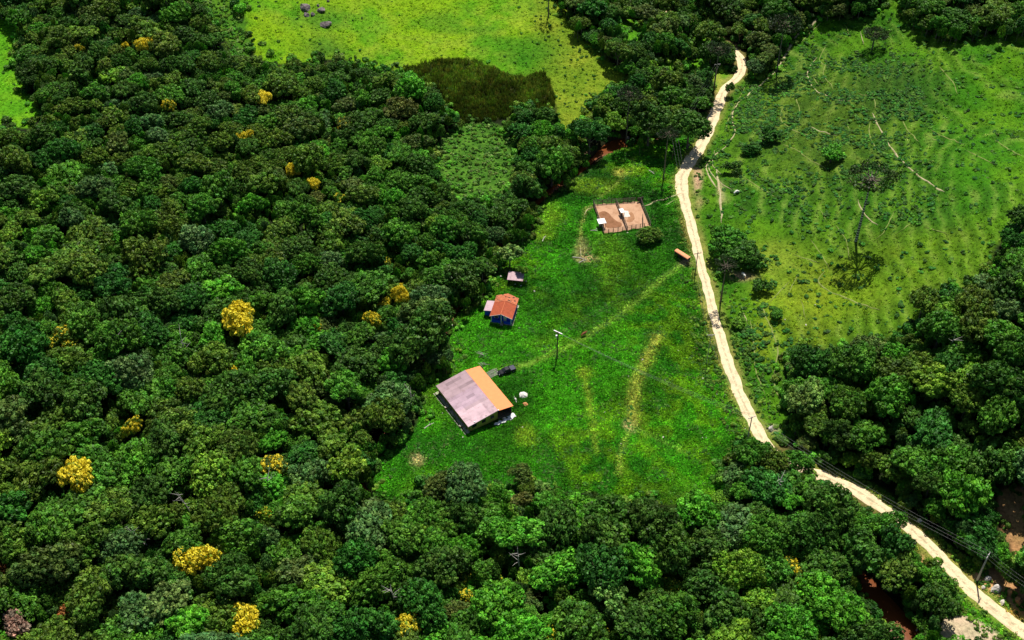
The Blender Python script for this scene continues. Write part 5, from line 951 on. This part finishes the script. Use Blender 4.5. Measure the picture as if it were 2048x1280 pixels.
for k, (u, v) in enumerate([(1285,720),(1357,702),(1257,753),(1330,761),(1406,757),(1378,860),(1405,876),(1412,876),(1326,875),(1242,888),(1209,825),(1193,458),(1255,466),(1434,789),(1450,791),(1424,673),(1002,553),(1030,569),(1042,572),(1052,563),(1069,583),(1039,656),(885,827),(926,875),(1045,855),(1095,1000),(1080,645),(810,992),(1377,290),(1490,858),(1570,640),(1630,610),(1612,650)]):
    rock(u, v, 3.6+1.6*(k % 4 == 0), .3, M_STONE, stone_label(u, v), 'stone', 'small pale stones scattered in the grass', 90+k, 'stone')
# fallen pale logs
for k, (u, v, L_, rz_1, lab) in enumerate([(1158,517,4.2,-.25,'bleached log lying on bare earth below the corral'),(1166,523,3.0,.5,'shorter broken log beside the bleached log below the corral'),(1303,345,2.6,-.9,'pale fallen branch on the grass above the corral'),(1188,462,2.2,0,'grey plank on the grass left of the corral'),(1088,478,3,1.2,'pale stick standing in the grass at the clearing left edge'),(858,852,3.2,.7,'pale pole lying in the grass left of the barn front'),(728,1000,3,.3,'driftwood on the sandbank edge')]):
    p = hit(u, v); o = gempty('fallen_log', p.x, p.y, rz_1, lab, 'log', 'fallen pale logs'); B().tube([(-L_/2, 0, .15), (0, .12, .22), (L_/2, -.05, .15)], [.16, .14, .08], 7).obj('log', M_PALE, o)
    B().tube([(.2, .1, .2), (.7, .6, .45)], [.07, .03], 5).obj('branch_stub', M_PALE, o)

# ------------------------------------------------------------------ bare dead trees in the forest
def snag(u, v, hgt, lean, rz, label, seed):
    p = hit(u, v); r = random.Random(seed); o = empty('dead_tree', p, rz); tag(o, label, 'dead tree', 'bare dead trees in the forest'); top = Vector((lean*hgt, 0, hgt)); tr = B().tube([(0, 0, -.3), tuple(top*.5+Vector((.1, .1, 0))), tuple(top)], [.22, .15, .05], 6).obj('trunk', M_PALE, o)
    for k in range(7):
        q = top*r.uniform(.5, .95); a = r.random()*6.28; L_ = r.uniform(1.2, 3.0); B().tube([tuple(q), tuple(q+Vector((math.cos(a)*L_*.5, math.sin(a)*L_*.5, L_*.4))), tuple(q+Vector((math.cos(a)*L_, math.sin(a)*L_, L_*.6+r.random())))], [.09, .06, .02], 4).obj('branch', M_PALE, o)
snag(325, 1120, 13, -.45, 0, 'leaning grey dead trunk in the lower left forest', 1); snag(395, 1050, 12.5, -.2, 0, 'bare white treetop right of the leaning trunk in the lower left forest', 2); snag(540, 1010, 11, .1, 1, 'bare pale tree beside the brownish yellow tree', 3)
snag(250, 745, 13, .1, 2, 'bare pale branches showing in the forest right of the dull yellow tree', 4); snag(1545, 1010, 11, .05, 0, 'white dead tree in the woods below the road bend', 5); snag(1885, 740, 12, .1, 1, 'bare trunk in the right-hand forest near the hillside', 6); snag(825, 830, 9, 0, 2, 'grey bare tree at the forest edge left of the barn', 7)
snag(1720, 1120, 12, .1, 3, 'pale dead tree between the lower stream pool and the road', 8); snag(1040, 1150, 12, -.1, 1, 'small bare grey treetop in the bottom forest', 9); snag(800, 1230, 13, .15, 4, 'pale bare trunk above the orange-yellow tree at the bottom', 10); snag(380, 740, 12, .2, 2, 'bare twigs in the forest left of the largest golden crown', 11)

# ------------------------------------------------------------------ araucaria pines
def band_mat():
    m, t, p = mat('banded_bark'); z = N(t, 'SeparateXYZ'); t.links.new(N(t, 'TexCoord').outputs['Object'], z.inputs[0])
    wv = math_(t, 'SINE', math_(t, 'MULTIPLY', z.outputs[2], 7.0)); nn = noise(t, 3, 3, N(t, 'TexCoord').outputs['Object'])
    k = math_(t, 'GREATER_THAN', math_(t, 'ADD', wv, math_(t, 'MULTIPLY', nn, .8)), .6); t.links.new(mixc(t, k, (.09, .085, .075), (.5, .48, .43)), p.inputs['Base Color']); p.inputs['Roughness'].default_value = .9; return m
M_BAND = band_mat()
def make_branch(seed, dense_=1.0):
    r = np.random.default_rng(seed); lb = B(); lb.tube([(0, 0, 0), (.45, 0, -.02), (.8, 0, .08), (1.0, 0, .22)], [.03, .022, .016, .01], 4); lobes = [(1.0, 0, .25, .17), (.85, .1, .17, .12), (.82, -.12, .16, .12), (.97, .16, .24, .11), (.95, -.16, .22, .11)]
    V, Fq, LV = leaf_cloud(lobes, int(95*dense_), .055, seed, up=.2, jit=1.0, zmin=-.9, elong=2.2); return leaf_mesh('branch', V, Fq, LV, lb)
BRANCH = [make_branch(700+k) for k in range(3)]
def araucaria(u, v, vtop, rpx, label, whorls=3, nb=9, band=False, dens=1.0, hmax=None, col=(.016, .034, .010)):
    p = hit(u, v); lo, hi = 3.0, 40.0
    for _ in range(30):
        mid = (lo+hi)/2; q = float(proj(p.x, p.y, p.z+mid)[1]); lo, hi = (mid, hi) if q > vtop else (lo, mid)
    h = lo if hmax is None else hmax; R = rpx*float(proj(p.x, p.y, p.z+h)[2])/F_PX; o = empty('araucaria_pine', p, rng.random()*6.28); tag(o, label, 'pine tree', 'umbrella-shaped pines')
    B().tube([(0, 0, -.5), (.05, .05, h*.5), (0, 0, h)], [.50, .32, .15] if band else [.30, .22, .12], 8).obj('trunk', M_BAND if band else M_BARK, o)
    r = random.Random(int(u)); tot = 0
    for w_ in range(whorls):
        rr = R*(1.0-.28*w_) if whorls > 1 else R; zz = h-R*.28+w_*R*.14
        for k in range(nb-w_):
            b = mk('branch', BRANCH[(k+w_) % 3], None, o, (0, 0, zz+r.uniform(-.15, .15)), 2*math.pi*(k+.5*w_)/(nb-w_)+r.uniform(-.2, .2), (*[c*r.uniform(.8, 1.3) for c in col], 0)); s_ = rr*r.uniform(.85, 1.08); b.scale = (s_, s_*1.15, s_*(1.0+.3*w_))
    return o
araucaria(1712, 482, 352, 46, 'tall pine with a pale banded trunk on the right-hand slope', 2, 11, True, col=(.03, .06, .012))
araucaria(1441, 604, 528, 24, 'pine leaning over the dark tree shade beside the road', 2, 9)
araucaria(1327, 357, 266, 21, 'tall bare-trunked pine between the corral and the upper road', 3, 9)
araucaria(1097, 33, -20, 14, 'slim pine at the top edge of the upper pasture', 2, 8)
araucaria(1427, 184, 96, 23, 'umbrella pine left of the uppermost stretch of road', 3, 12)
araucaria(1553, 144, 46, 34, 'large pine at the top of the steep cattle path', 4, 13)
araucaria(1744, 99, 66, 24, 'short umbrella pine on the upper hillside', 4, 13, col=(.025, .05, .015))
araucaria(1251, 296, 186, 25, 'dark umbrella pine rising behind the upper stream pool', 3, 12)
araucaria(1725, 722, 685, 18, 'small pine at the upper edge of the right-hand forest', 3, 10)
